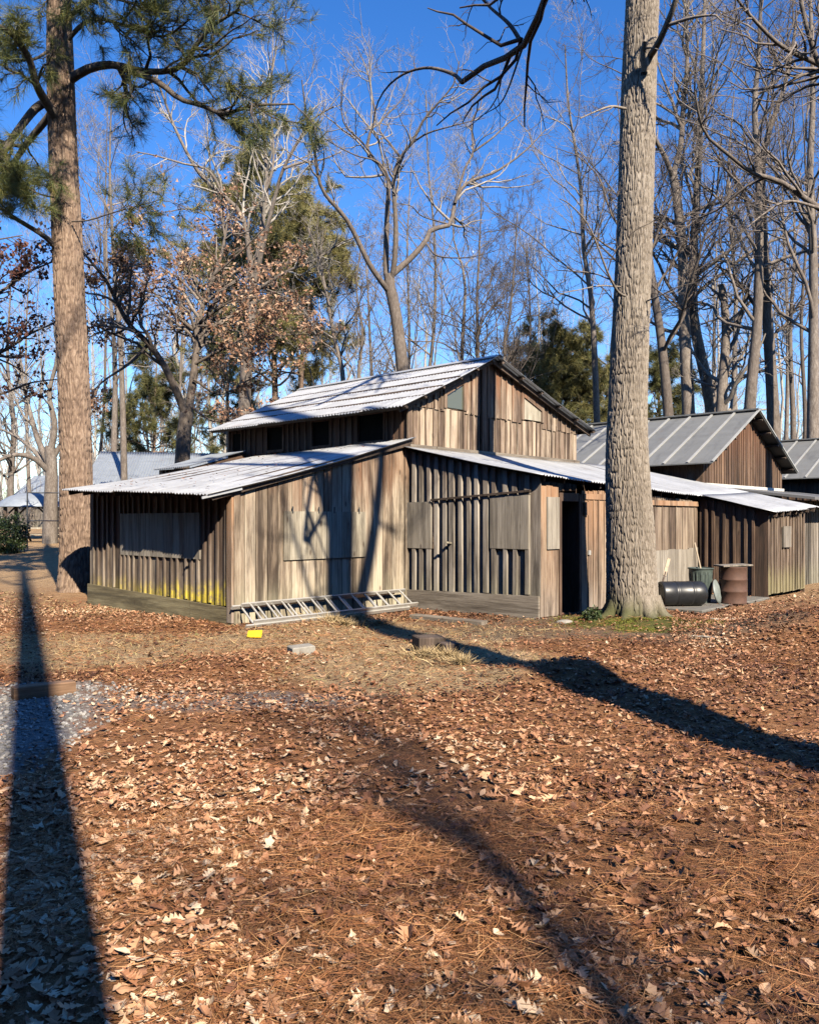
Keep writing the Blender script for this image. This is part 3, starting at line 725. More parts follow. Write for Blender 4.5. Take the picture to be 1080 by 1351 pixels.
# E->G, G->H, right side
mb = MB(); board_wall(mb, (9.96, -3.05), (9.96, -4.5), .03, lambda s: z2(9.97, 3.05 + s) - .06, .2, .045, .035, tmean=.5); mb.build('board_wall', M['wood_dark'], barn)
mb = MB(); board_wall(mb, (9.96, -4.5), (12.25, -4.5), .1, lambda s: z2(9.97 + s, 4.5) - .10, .19, .03, .02, tmean=.55, rag=.03); mb.build('board_wall', M['wood_side'], barn)
mb = MB(); mb.box(10.7, 11.15, -4.565, -4.53, 1.05, 1.5, .35); mb.build('shutter', M['plywood'], barn)
mb = MB(); board_wall(mb, (12.25, -4.5), (12.25, 0), 0, lambda s: z2(12.25, 4.5 - s) - .06, .2, .04, .02); mb.build('board_wall', M['wood_dark'], barn)
mb = MB(); board_wall(mb, (12.25, .0), (9.9, .0), 0, 3.0, .2, .04, .02); mb.build('board_wall', M['wood_dark'], barn)
# front lean-to roof
mb = MB()
corrugated(mb, (3.72, -3.17, 2.37), (9.99, -3.17, z2(9.96, 3.15)), (9.99, -.02, 3.02), (3.72, -.02, 3.02), .09, .013, 10, sag=.02)
mb.build('lean_to_roof', M['tin'], barn, True)
mb = MB()
corrugated(mb, (9.80, -4.7, 1.80), (12.55, -4.7, 1.93), (12.55, -3.15, z2(12.5, 3.15)), (9.80, -3.15, 2.17), .09, .013, 5)
corrugated(mb, (9.992, -3.16, 2.15), (12.55, -3.16, z2(12.5, 3.15)), (12.55, -.02, 3.02), (9.992, -.02, 3.02), .09, .013, 8)
mb.build('lean_to_roof', M['tin'], barn, True)
mb = MB()
for k in range(11):
    x = 3.96 + k * .6
    mb.bar((x, -3.04, z2(x, 3.04) - .075), (x, -.03, z2(x, .03) - .075), .05, .09, RNG.random())
for k in range(7):
    x = 10.0 + k * .40
    mb.bar((x, -4.66, z2(x, 4.66) - .075), (x, -3.2, z2(x, 3.2) - .075), .05, .08, RNG.random())
mb.build('rafter', M['rafter'], barn)
# small lean-to at the far left back of the raised centre
mb = MB()
corrugated(mb, (2.2, 5.0, 2.78), (2.2, 6.3, 2.78), (3.8, 6.3, 3.22), (3.8, 5.0, 3.22), .08, .013, 6)
mb.build('lean_to_roof', M['tin_dull'], barn, True)
mb = MB(); board_wall(mb, (2.3, 6.2), (2.3, 5.1), 0, 2.76, .2, .04, .02); board_wall(mb, (2.3, 5.1), (3.85, 5.1), 2.1, lambda s: 2.74 + .44 * s / 1.6, .2, 0, 0); mb.build('board_wall', M['wood_dark'], barn)

# ------------------------------------------------------------------ other buildings
def seam_roof(mb, c00, c10, c11, c01, step=.62, th=.03):
    c00, c10, c11, c01 = [np.asarray(c, float) for c in (c00, c10, c11, c01)]
    L = np.linalg.norm(c10 - c00); n = max(2, int(round(L / step)))
    dz = np.array([0, 0, th])
    mb.hexa([c00 - dz, c10 - dz, c11 - dz, c01 - dz, c00, c10, c11, c01], .5, 0)
    for k in range(n + 1):
        a = k / n; p = c00 + (c10 - c00) * a; r = c01 + (c11 - c01) * a
        mb.bar(p + [0, 0, .021], r + [0, 0, .021], .055, .035, .5, mat=1)

def seam_barn(name, label, x0, x1, y0, y1, zb, ze, zr, front_lean=None, loc=(AX, AY, 0), ov=.3):
    b = thing(name, label, 'barn', loc, RZ)
    xm = (x0 + x1) / 2; sl = (zr - ze) / (xm - x0); zf = lambda s: ze + (zr - ze) * (1 - abs(x0 + s - xm) / (xm - x0)) - .06
    mb = MB(); board_wall(mb, (x0, y0), (x1, y0), zb, zf, .15, .03, .015, tmean=.45); mb.build('gable_wall', M['wood_dark'], b)
    mb = MB(); board_wall(mb, (x0, y1), (x0, y0), 0, ze - .05, .2, .04, .02, tmean=.5); mb.build('board_wall', M['wood_dark'], b)
    mb = MB(); board_wall(mb, (x1, y0), (x1, y1), 0, ze - .05, .2, .04, .02, tmean=.5); mb.build('board_wall', M['wood_dark'], b)
    mb = MB(); board_wall(mb, (x1, y1), (x0, y1), 0, lambda s: zf(x1 - x0 - s), .2, .04, .02); mb.build('gable_wall', M['wood_dark'], b)
    for sg in (-1, 1):
        xe = xm + sg * (xm - x0 + ov); z = ze - ov * sl
        mb = MB(); c = [(xe, y1 + .2, z), (xe, y0 - .35, z), (xm, y0 - .35, zr), (xm, y1 + .2, zr)]
        seam_roof(mb, *c)
        mb.build('gable_roof', [M['seam'], M['seam_rib']], b)
    mb = MB()
    for sg in (-1, 1):
        for k in range(5):
            f = .1 + k * .2; x = xm + sg * f * (xm - x0 + ov); mb.bar((x, y0 - .33, zr - f * (xm - x0 + ov) * sl - .075), (x, y0 + .3, zr - f * (xm - x0 + ov) * sl - .075), .1, .045, RNG.random(), up=(-sg * sl, 0, 1))
    mb.build('purlin', M['rafter'], b)
    mb = MB(); mb.box(xm - .12, xm + .12, y0 - .37, y1 + .22, zr + .01, zr + .05); mb.build('ridge_cap', M['seam'], b)
    return b
sb = seam_barn('shed', 'brown board shed with a grey seamed metal gable roof right of the big trunk', 12.6, 18.2, -2.0, 7.0, 2.3, 3.2, 4.62)
mb = MB(); mb.box(12.6, 18.2, -2.07, -2.03, 2.44, 2.56); mb.build('base_trim', M['white'], sb)
mb = MB()
mb.hexa([(12.62, -4.6, 2.10), (19.5, -4.6, 2.10), (19.5, -2.08, 2.42), (12.62, -2.08, 2.42), (12.62, -4.6, 2.16), (19.5, -4.6, 2.16), (19.5, -2.08, 2.48), (12.62, -2.08, 2.48)])
mb.build('lean_to_roof', M['roll'], sb)
mb = MB(); board_wall(mb, (12.5, -3.9), (19.5, -3.9), 0, 2.12, .2, .02, .01, tmean=.5); mb.build('board_wall', M['wood_grey'], sb)
seam_barn('shed', 'grey seamed metal roof showing only its slope at the right edge', 20.4, 26.4, -3.0, 6.0, 2.0, 3.1, 4.45)

# long tin roofed shed behind the pine on the left
b = thing('shed', 'low shed with a dull corrugated tin roof behind the left pine trunk', 'shed', (-14.6, 35.4, 0), math.radians(12))
mb = MB(); corrugated(mb, (.5, -.5, 3.15), (8.7, -.5, 3.15), (8.7, 4.5, 4.95), (.5, 4.5, 4.95), .12, .02, 8); mb.build('roof', M['tin_dull'], b, True)
mb = MB(); corrugated(mb, (8.7, 9.5, 3.15), (.5, 9.5, 3.15), (.5, 4.5, 4.95), (8.7, 4.5, 4.95), .12, .02, 8); mb.build('roof', M['tin_dull'], b, True)
zs = lambda s_: 3.2 + 1.6 * (1 - abs(s_ - 4.5) / 4.5)
for p0, p1, zt in (((.7, 0), (8.5, 0), lambda s_: 3.15), ((8.5, 0), (8.5, 9), zs), ((8.5, 9), (.7, 9), lambda s_: 3.1), ((.7, 9), (.7, 0), zs)):
    mb = MB(); board_wall(mb, p0, p1, 0, zt, .25, .04, .02); mb.build('board_wall', M['wood_dark'], b)

# picnic pavilion and pale roofed house far left
def gz(x, y): return float(ground(x, y))
py_ = 44.0; pxx = (42 - U0) / F * py_; pz = gz(pxx, py_)
b = thing('pavilion', 'small open pavilion with a rounded pale roof on dark posts far left', 'pavilion', (pxx, py_, pz), .2)
mb = MB(); n = 14; a = np.linspace(0, 2 * np.pi, 17)[:-1]
prof = [(1.75, 1.72), (1.72, 1.80), (1.45, 2.08), (1.05, 2.30), (.6, 2.43), (.02, 2.48)]
V = np.array([[(r * np.cos(t), r * np.sin(t), z) for t in a] for r, z in prof]); i = np.arange(len(prof) * 16).reshape(-1, 16); j = np.roll(i, -1, 1)
mb.add(V.reshape(-1, 3), np.stack([i[:-1], j[:-1], j[1:], i[1:]], -1).reshape(-1, 4)); mb.faces([list(r) for r in np.stack([i[0, ::4], i[0, 1::4], i[0, 2::4], i[0, 3::4]], -1)])
mb.build('roof', M['tin_dull'], b, True)
for sx, sy in ((-1, -1), (1, -1), (1, 1), (-1, 1)):
    mb = MB(); mb.box(sx * 1.05 - .07, sx * 1.05 + .07, sy * 1.05 - .07, sy * 1.05 + .07, -.1, 1.74); mb.bar((sx * 1.05, sy * 1.05, 1.2), (sx * .55, sy * 1.05, 1.70), .08, .08, .4); mb.build('post', M['rafter'], b)
ty = 41.0; tx = (58 - U0) / F * ty
b = thing('picnic_table', 'long wooden picnic table in front of the far left pavilion', 'table', (tx, ty, gz(tx, ty)), .1)
mb = MB(); mb.box(-1.2, 1.2, -.4, .4, .70, .76, .7); mb.build('table_top', M['wood_panel'], b)
for sy in (-.75, .55):
    mb = MB(); mb.box(-1.2, 1.2, sy, sy + .22, .40, .44, .6); mb.build('bench', M['wood_panel'], b)
for sx in (-.9, .9):
    mb = MB(); mb.bar((sx, -.65, 0), (sx, .2, .70), .06, .1, .4); mb.bar((sx + .07, .65, 0), (sx + .07, -.2, .70), .06, .1, .4); mb.box(sx - .08, sx - .03, -.7, .7, .33, .40, .4); mb.build('leg', M['rafter'], b)
hy = 62.0; hx = (62 - U0) / F * hy
b = thing('house', 'far small house with a pale metal roof behind the pavilion', 'house', (hx, hy, gz(hx, hy) - .3), -.3)
mb = MB(); mb.box(-3, 3, 0, 5, 0, 2.2, .4); mb.build('wall', M['wood_grey'], b)
mb = MB(); mb.hexa([(-3.4, -.5, 2.15), (3.4, -.5, 2.15), (3.4, 2.5, 4.3), (-3.4, 2.5, 4.3), (-3.4, -.5, 2.23), (3.4, -.5, 2.23), (3.4, 2.5, 4.38), (-3.4, 2.5, 4.38)]); mb.hexa([(3.4, 5.5, 2.15), (-3.4, 5.5, 2.15), (-3.4, 2.5, 4.3), (3.4, 2.5, 4.3), (3.4, 5.5, 2.23), (-3.4, 5.5, 2.23), (-3.4, 2.5, 4.38), (3.4, 2.5, 4.38)])
mb.build('roof', M['tin_dull'], b)
# pipe frame
fy = 35.0; fx = (36 - U0) / F * fy; fz = gz(fx, fy)
b = thing('pipe_frame', 'thin dark pipe frame with two rails standing left of the pine', 'frame', (fx, fy, fz))
mb = MB()
top = EYE + (685 - 650) / F * fy - fz; mid = EYE - (687 - 685) / F * fy - fz
mb.tubes(np.array([(0, 0, -.2), (0, 0, top / 2), (0, 0, top)]), np.full(3, .03), 8); mb.build('post', M['pipe'], b, True)
mb = MB(); mb.tubes(np.array([(5.4, .3, -.2), (5.4, .3, top / 2), (5.4, .3, top)]), np.full(3, .03), 8); mb.build('post', M['pipe'], b, True)
for z in (top, mid):
    mb = MB(); mb.tubes(np.array([(0, 0, z), (2.7, .15, z - .02), (5.4, .3, z)]), np.full(3, .022), 8); mb.build('rail', M['pipe'], b, True)

# ------------------------------------------------------------------ yard objects
lad = thing('extension_ladder', 'pale aluminium extension ladder lying on its side along the barn front', 'ladder', (AX, AY, 0), RZ)
def lad_pt(x, t, o):  # t 0 = rail at the wall, 1 = rail on the ground; o = offset across the section
    a = np.array([x, -.10, .30]); b = np.array([x - .03, -.50, .045]); p = a + (b - a) * t
    nrm = np.array([0, -.255, .40]); nrm /= np.linalg.norm(nrm)
    return p + nrm * o
for x0, x1, o, n, t0, t1 in ((-.12, 3.45, 0, 12, 0, 1), (.02, 3.66, .055, 12, .06, .94)):
    sec = bpy.data.objects.new('ladder_section', None); COL.objects.link(sec); sec.parent = lad
    for t in (t0, t1):
        mb = MB(); mb.bar(lad_pt(x0, t, o), lad_pt(x1, t, o), .03, .06, .5, up=(0, -.53, .85)); mb.build('rail', M['alu'], sec)
    for k in range(n):
        x = x0 + .17 + k * (x1 - x0 - .3) / (n - 1)
        mb = MB(); mb.tubes(np.array([lad_pt(x, t0 + .02, o), lad_pt(x, .5, o), lad_pt(x, t1 - .02, o)]), np.full(3, .017), 8); mb.build('rung', M['alu'], sec, True)

def at(u, v): 
    y = EYE * F / (v - V0); x = (u - U0) / F * y
    return x, y, gz(x, y)
def bevel_box(mb, x0, x1, y0, y1, z0, z1, b=.01, tint=.5):
    n0 = []
    for z, i in ((z0, b), (z0 + b, 0), (z1 - b, 0), (z1, b)):
        n0.append([(x0 + i, y0 + i, z), (x1 - i, y0 + i, z), (x1 - i, y1 - i, z), (x0 + i, y1 - i, z)])
    V = np.array(n0).reshape(-1, 3); i = np.arange(16).reshape(4, 4); j = np.roll(i, -1, 1)
    mb.add(V, np.stack([i[:-1], j[:-1], j[1:], i[1:]], -1).reshape(-1, 4), tint); mb.faces(np.array([[3, 2, 1, 0], [12, 13, 14, 15]]) + mb.n - 16)

x, y, z = at(336, 845)
mb = MB(); 
mb.hexa([(-.13, -.07, .0), (.12, -.09, .0), (.13, .02, .07), (-.12, .03, .06), (-.13, -.07, .012), (.12, -.09, .012), (.13, .02, .085), (-.12, .03, .075)])
mb.hexa([(-.12, .032, .062), (.13, .022, .072), (.12, .12, .0), (-.11, .11, .0), (-.12, .032, .077), (.13, .022, .087), (.12, .12, .012), (-.11, .11, .012)])
o = mb.build('plastic_scrap', M['yellow']); o.scale = (.78, .85, 1); o.location = (x, y, z + .02); o.rotation_euler = (.06, .03, .1); tag(o, 'bright yellow folded plastic piece on the ground below the ladder', 'plastic')
x, y, z = at(397, 866); mb = MB(); bevel_box(mb, -.14, .15, -.09, .1, -.03, .10, .012); o = mb.build('concrete_block', M['block']); o.location = (x, y, z); o.rotation_euler = (.05, -.04, .5); tag(o, 'small pale grey concrete block in the dry grass', 'block')
x, y, z = at(565, 862); mb = MB(); bevel_box(mb, -.17, .17, -.15, .15, -.05, .21, .014); o = mb.build('wooden_block', M['rafter']); o.location = (x, y, z); o.rotation_euler = (0, .02, .3); tag(o, 'larger dark square wooden block standing in the tree shadow', 'block')
x, y, z = at(588, 866); mb = MB(); bevel_box(mb, -.1, .1, -.1, .1, -.05, .15, .012); o = mb.build('wooden_block', M['rafter']); o.location = (x + .03, y + .02, z); o.rotation_euler = (.02, 0, .5); tag(o, 'smaller dark wooden block right against the larger one', 'block')
x, y, z = at(58, 917); mb = MB(); bevel_box(mb, -.27, .27, -.07, .07, -.03, .11, .01, .7); o = mb.build('landscape_timber', M['timber']); o.location = (x, y, z + .01); o.rotation_euler = (0, 0, .62); tag(o, 'short orange brown timber at the edge of the gravel patch', 'timber')
x, y, z = at(590, 818); mb = MB(); bevel_box(mb, -.75, .75, -.09, .09, -.02, .06, .008, .4); o = mb.build('loose_plank', M['plank_flat']); o.location = (x, y, z + .01); o.rotation_euler = (.03, .0, -.72); tag(o, 'grey loose plank lying before the recessed barn wall', 'plank')
# stones by the wall corner
for u, v, s, lab in ((745, 826, .13, 'flat grey stone between the barn corner and the big trunk'), (722, 812, .09, 'small pale stone at the foot of the recessed wall corner')):
    x, y, z = at(u, v); mb = MB(); V = ico * RNG.uniform(.8, 1.15, (12, 1)) * np.array([1.4, 1, .5]) * s; mb.add(V, icf); o = mb.build('stone', M['block'], None, False); o.location = (x, y, z); tag(o, lab, 'stone')
    md = o.modifiers.new('round', 'SUBSURF'); md.levels = md.render_levels = 2
# concrete pad in the notch
o = MB(); bevel_box(o, 6.6, 9.9, -4.55, -3.06, -.08, .05, .015); o = o.build('concrete_pad', M['concrete']); o.location = (AX, AY, 0); o.rotation_euler = (0, 0, RZ); tag(o, kind='structure')

def lathe(mb, prof, n=40, tint=.5):
    a = np.arange(n) / n * 2 * np.pi
    V = np.array([np.stack([r * np.cos(a), r * np.sin(a), np.full(n, z)], -1) for r, z in prof]); m = len(prof)
    i = np.arange(m * n).reshape(m, n); j = np.roll(i, -1, 1)
    mb.add(V.reshape(-1, 3), np.stack([i[:-1], j[:-1], j[1:], i[1:]], -1).reshape(-1, 4), tint)
# black drum on its side
dx, dy, dz = at(899, 803)
o = thing('plastic_drum', 'black plastic drum lying on its side right of the big trunk', 'drum', (dx, dy, dz + .04), .10)
mb = MB(); R0 = .225
lathe(mb, [(.001, -.40), (.17, -.40), (.175, -.42), (.205, -.425), (R0 - .005, -.41), (R0, -.385), (R0, -.17), (R0 - .008, -.155), (R0 + .004, -.14), (R0 + .004, -.12), (R0, -.10), (R0, .10), (R0 + .004, .12), (R0 + .004, .14), (R0 - .008, .155), (R0, .17), (R0, .36), (R0 - .02, .40), (.18, .42), (.15, .405), (.001, .405)], 48)
c = mb.build('drum_body', M['black'], o, True); c.rotation_euler = (0, math.pi / 2, 0); c.location = (0, 0, R0)
mb = MB(); mb.tubes(np.array([(.09, .05, -.40), (.09, .05, -.425), (.09, .05, -.43)]), np.array([.035, .035, .02]), 12); c2 = mb.build('bung', M['black'], o, True); c2.rotation_euler = (0, math.pi / 2, 0); c2.location = (0, 0, R0)
# ribbed bin
bx, by = (924 - U0) / F * 15.75, 15.75; bz = .05
o = thing('rubbish_bin', 'grey green ribbed plastic bin behind the black drum', 'bin', (bx, by, bz), 0)
mb = MB(); n = 96; a = np.arange(n) / n * 2 * np.pi; rows = []
for t in np.linspace(0, 1, 12):
    r = (.175 + .05 * t) * (1 + (.03 * np.sign(np.sin(a * 16)) if .08 < t < .9 else 0)); rows.append(np.stack([r * np.cos(a), r * np.sin(a), np.full(n, t * .66)], -1))
r = .205; rows.append(np.stack([r * np.cos(a), r * np.sin(a), np.full(n, .66)], -1)); rows.append(np.stack([.17 * np.cos(a), .17 * np.sin(a), np.full(n, .05)], -1)); rows.append(np.stack([.001 * np.cos(a), .001 * np.sin(a), np.full(n, .05)], -1))
i = np.arange(len(rows) * n).reshape(-1, n); j = np.roll(i, -1, 1); mb.add(np.array(rows).reshape(-1, 3), np.stack([i[:-1], j[:-1], j[1:], i[1:]], -1).reshape(-1, 4)); mb.build('bin_body', M['bin'], o)
mb = MB(); mb.tubes(np.array([(.23 * math.cos(t), .23 * math.sin(t), .655) for t in np.linspace(0, 2 * math.pi, 41)]), np.full(41, .014), 8); mb.build('rim', M['bin'], o, True)
mb = MB(); lathe(mb, [(.001, .05), (.12, .045), (.2, .02), (.235, .0), (.235, -.02), (.2, .0), (.001, .02)], 40); o = mb.build('bin_lid', M['lid'], None, True)
o.location = (bx + .27, by - .15, .27); o.rotation_euler = (math.radians(78), 0, math.radians(55)); tag(o, 'round pale grey lid leaning between the bin and the rusty barrel', 'lid')
# rusty barrel and plank
rx, ry = (967 - U0) / F * 15.6, 15.6
o = thing('steel_barrel', 'rusty brown steel barrel standing upright near the shed corner', 'barrel', (rx, ry, .05), 0)
mb = MB(); R0 = .24; pr = [(.001, .02), (R0 - .01, .02), (R0 - .01, 0), (R0 + .006, 0), (R0 + .006, .02), (R0, .03)]
for zz in (.25, .49): pr += [(R0, zz - .03), (R0 + .012, zz - .012), (R0 + .012, zz + .012), (R0, zz + .03)]
pr += [(R0, .72), (R0 + .006, .73), (R0 + .006, .75), (R0 - .01, .75), (R0 - .01, .73), (.001, .73)]
pr = [(a_, b_ * .93) for a_, b_ in pr]
lathe(mb, pr, 48); mb.build('barrel_body', M['rust'], o, True)
mb = MB(); bevel_box(mb, -.30, .29, -.2, .2, 0, .03, .005, .5); o = mb.build('board_cover', M['plywood']); o.location = (rx, ry, .757); o.rotation_euler = (0, -.03, .12); tag(o, 'flat grey board lying across the top of the rusty barrel', 'board')
# handles
mb = MB(); a = np.array([bx + .12, by - .03, .12]); e = px(916, 716, 16.0); mb.tubes(np.array([a, (a + e) / 2, e]), np.full(3, .016), 8, cap=True); tag(mb.build('broom_handle', M['handle'], None, True), 'long pale wooden handle sticking up out of the ribbed bin', 'handle')
a = px(866, 768, 15.0); a[2] = .08; e = px(882, 737, 15.75); d = (e - a) / np.linalg.norm(e - a)
o = thing('paddle', 'old paddle with a pale blade leaning behind the black drum', 'paddle', tuple(a), 0)
mb = MB(); mb.tubes(np.array([a * 0, (e - a) * .35, (e - a) * .7]), np.full(3, .018), 8, cap=True); mb.build('shaft', M['rafter'], o, True)
mb = MB(); mb.bar((e - a) * .62, (e - a) * 1.0, .06, .018, .5, up=(0, -1, .2)); mb.build('blade', M['handle'], o)

# ------------------------------------------------------------------ trees
def catmull(pts, n):
    pts = np.asarray(pts, float); m = len(pts)
    if m == 2: return pts[0] + (pts[1] - pts[0]) * np.linspace(0, 1, n)[:, None]
    P = np.vstack([2 * pts[0] - pts[1], pts, 2 * pts[-1] - pts[-2]])
    s = np.concatenate([[0], np.cumsum(np.linalg.norm(np.diff(pts, axis=0), axis=1))]); q = np.linspace(0, s[-1], n)
    k = np.clip(np.searchsorted(s, q, 'right') - 1, 0, m - 2); t = ((q - s[k]) / (s[k + 1] - s[k] + 1e-9))[:, None]
    a, b, c, d = P[k], P[k + 1], P[k + 2], P[k + 3]
    return .5 * (2 * b + (c - a) * t + (2 * a - 5 * b + 4 * c - d) * t ** 2 + (3 * b - 3 * c + d - a) * t ** 3)

class Br:  # a batch of branches
    def __init__(s, P, R):
        s.P = np.asarray(P, float); s.R = np.asarray(R, float); s.L = np.linalg.norm(np.diff(s.P, axis=1), axis=2).sum(1)
def unit(v): return v / (np.linalg.norm(v, axis=-1, keepdims=True) + 1e-9)
def spawn(par, rng, per, t0, t1, ang, ratio, n=5, up=.05, wob=.22, rr=.6, rend=.3, minr=.004, perlen=False, lmin=.15, lmax=99, tip=.5):
    B, m, _ = par.P.shape
    cnt = rng.poisson(per * (par.L if perlen else np.ones(B)))
    idx = np.repeat(np.arange(B), cnt); K = len(idx)
    if K == 0: return None
    t = rng.uniform(t0, t1, K); q = t * (m - 1); k = np.minimum(q.astype(int), m - 2); f = (q - k)[:, None]
    pos = par.P[idx, k] * (1 - f) + par.P[idx, k + 1] * f; tan = unit(par.P[idx, k + 1] - par.P[idx, k])
    rad = par.R[idx, k] * (1 - f[:, 0]) + par.R[idx, k + 1] * f[:, 0]
    a = rng.normal(size=(K, 3)); perp = unit(a - (a * tan).sum(1, keepdims=True) * tan)
    an = np.clip(rng.normal(ang, .22, K), .15, 2.2)[:, None]
    d = unit(np.cos(an) * tan + np.sin(an) * perp)
    L = np.clip(par.L[idx] * ratio * (1.15 - tip * t) * rng.uniform(.55, 1.35, K), lmin, lmax)
    pts = [pos]; st = (L / (n - 1))[:, None]; p = pos
    for i in range(n - 1):
        p = p + d * st; pts.append(p)
        d = unit(d + wob * rng.normal(size=(K, 3)) + np.array([0, 0, up]))
    r0 = np.maximum(np.minimum(rad * rr, L * .03 + .004), minr)
    R = r0[:, None] * np.linspace(1, rend, n)[None]
    return Br(np.stack(pts, 1), np.maximum(R, minr * .6))
def cat_br(bs):
    return [b for b in bs if b is not None]

def limb(pts, depth, r0, r1, n=16, end_dy=0, rng=None, wob=.0):
    """pts: image points (u, v[, dy]); the limb leaves the depth of its root by end_dy metres at its tip."""
    m = len(pts); out = []
    for k, p in enumerate(pts):
        dy = p[2] if len(p) > 2 else end_dy * k / max(1, m - 1)
        out.append(px(p[0], p[1], depth + dy))
    P = catmull(out, n)
    if rng is not None and wob: P[1:-1] += rng.normal(0, wob, (n - 2, 3))
    return P, np.linspace(r0, r1, n)

def needles(mb, pos, d, rng, per, L, w, spread=.9, tmean=.5):
    K = len(pos); p = np.repeat(pos, per, 0); dd = np.repeat(d, per, 0); n = K * per
    v = unit(dd + spread * rng.normal(size=(n, 3))); p = p + dd * rng.uniform(-.12, .12, (n, 1))
    s = unit(np.cross(v, rng.normal(size=(n, 3)))) * w
    ln = L * rng.uniform(.65, 1.2, (n, 1))
    tip = p + v * ln; tip[:, 2] -= .12 * ln[:, 0]
    V = np.stack([p - s, p + s, tip], 1)
    tt = np.clip(np.repeat(rng.normal(tmean, .2, K), per) + rng.normal(0, .1, n), 0, 1)
    mb.add(V.reshape(-1, 3), np.arange(n * 3).reshape(-1, 3), np.repeat(tt, 3))
def leaf_cards(mb, pos, rng, size, tmean=.5):
    K = len(pos); a = unit(rng.normal(size=(K, 3)) + np.array([0, 0, -.6])); b = unit(np.cross(a, rng.normal(size=(K, 3)))); c = np.cross(a, b)
    L = (size * rng.uniform(.6, 1.3, K))[:, None]
    fold = rng.uniform(.1, .5, (K, 1)) * L
    V = np.stack([pos, pos + a * L * .45 + b * L * .33 + c * fold, pos + a * L, pos + a * L * .45 - b * L * .33 + c * fold], 1)
    i = np.arange(K * 4).reshape(K, 4); f = np.concatenate([i[:, [0, 1, 2]], i[:, [0, 2, 3]]])
    mb.add(V.reshape(-1, 3), f, np.repeat(np.clip(rng.normal(tmean, .2, K), 0, 1), 4))
def tips(b, frac=(.4, 1.0), rng=None, k=1):
    B, m, _ = b.P.shape; idx = np.repeat(np.arange(B), k); t = rng.uniform(*frac, B * k) * (m - 1); j = np.minimum(t.astype(int), m - 2); f = (t - j)[:, None]
    return b.P[idx, j] * (1 - f) + b.P[idx, j + 1] * f, unit(b.P[idx, j + 1] - b.P[idx, j])

def barky_trunk(P, R, ns, nz, rng, amp, ring, vert, flare=None, plates=False):
    """A trunk with real furrowed bark. P, R: control points and radii from base to top."""
    C = catmull(P, nz); s = np.linspace(0, 1, nz); d0 = np.concatenate([[0], np.cumsum(np.linalg.norm(np.diff(np.asarray(P), axis=0), axis=1))]); L = d0[-1]
    r = np.interp(s * L, d0, R); a = np.arange(ns) / ns * 2 * np.pi
    z = s * L
    ca, sa = np.cos(a)[None], np.sin(a)[None]; Z = z[:, None]
    rr = np.broadcast_to(r[:, None], (nz, ns)).copy()
    if flare: 
        fl = np.exp(-np.maximum(Z - .1, 0) / flare[0]); rr = rr * (1 + fl * (flare[1] + flare[2] * np.cos(a * 4 + 1.0)[None] + flare[2] * .6 * np.cos(a * 7 + 2.2)[None]))
    wob = .05 * rr * (fbm(np.stack([ca * 1.2 + 0 * Z, sa * 1.2 + 0 * Z, Z * .5 + 0 * ca], -1), 2) - .5) * 2
    q = np.stack([ca * ring + 0 * Z, sa * ring + 0 * Z, Z * vert + 0 * ca], -1)
    warp = (vnoise(q * .5 + 9) - .5) * 1.6
    q2 = q + np.stack([warp, -warp, 0 * warp], -1)
    n1 = vnoise(q2); n2 = vnoise(q2 * 2.1 + 5)
    if plates: h = smooth(.2, .55, np.abs(n1 - .5) * 2 + .25 * n2)
    else: h = 1 - smooth(.0, .42, np.abs(n1 - .5) * 2) * 1.0; h = 1 - h; h = h * .75 + n2 * .35
    rad = rr + wob + amp * (h - .5)
    V = np.stack([C[:, None, 0] + rad * ca, C[:, None, 1] + rad * sa, C[:, None, 2] + 0 * rad], -1)
    mb = MB(); i = np.arange(nz * ns).reshape(nz, ns); j = np.roll(i, -1, 1)
    mb.add(V.reshape(-1, 3), np.stack([i[:-1], j[:-1], j[1:], i[1:]], -1).reshape(-1, 4), np.clip(.2 + .6 * h, 0, 1).reshape(-1))
    return mb

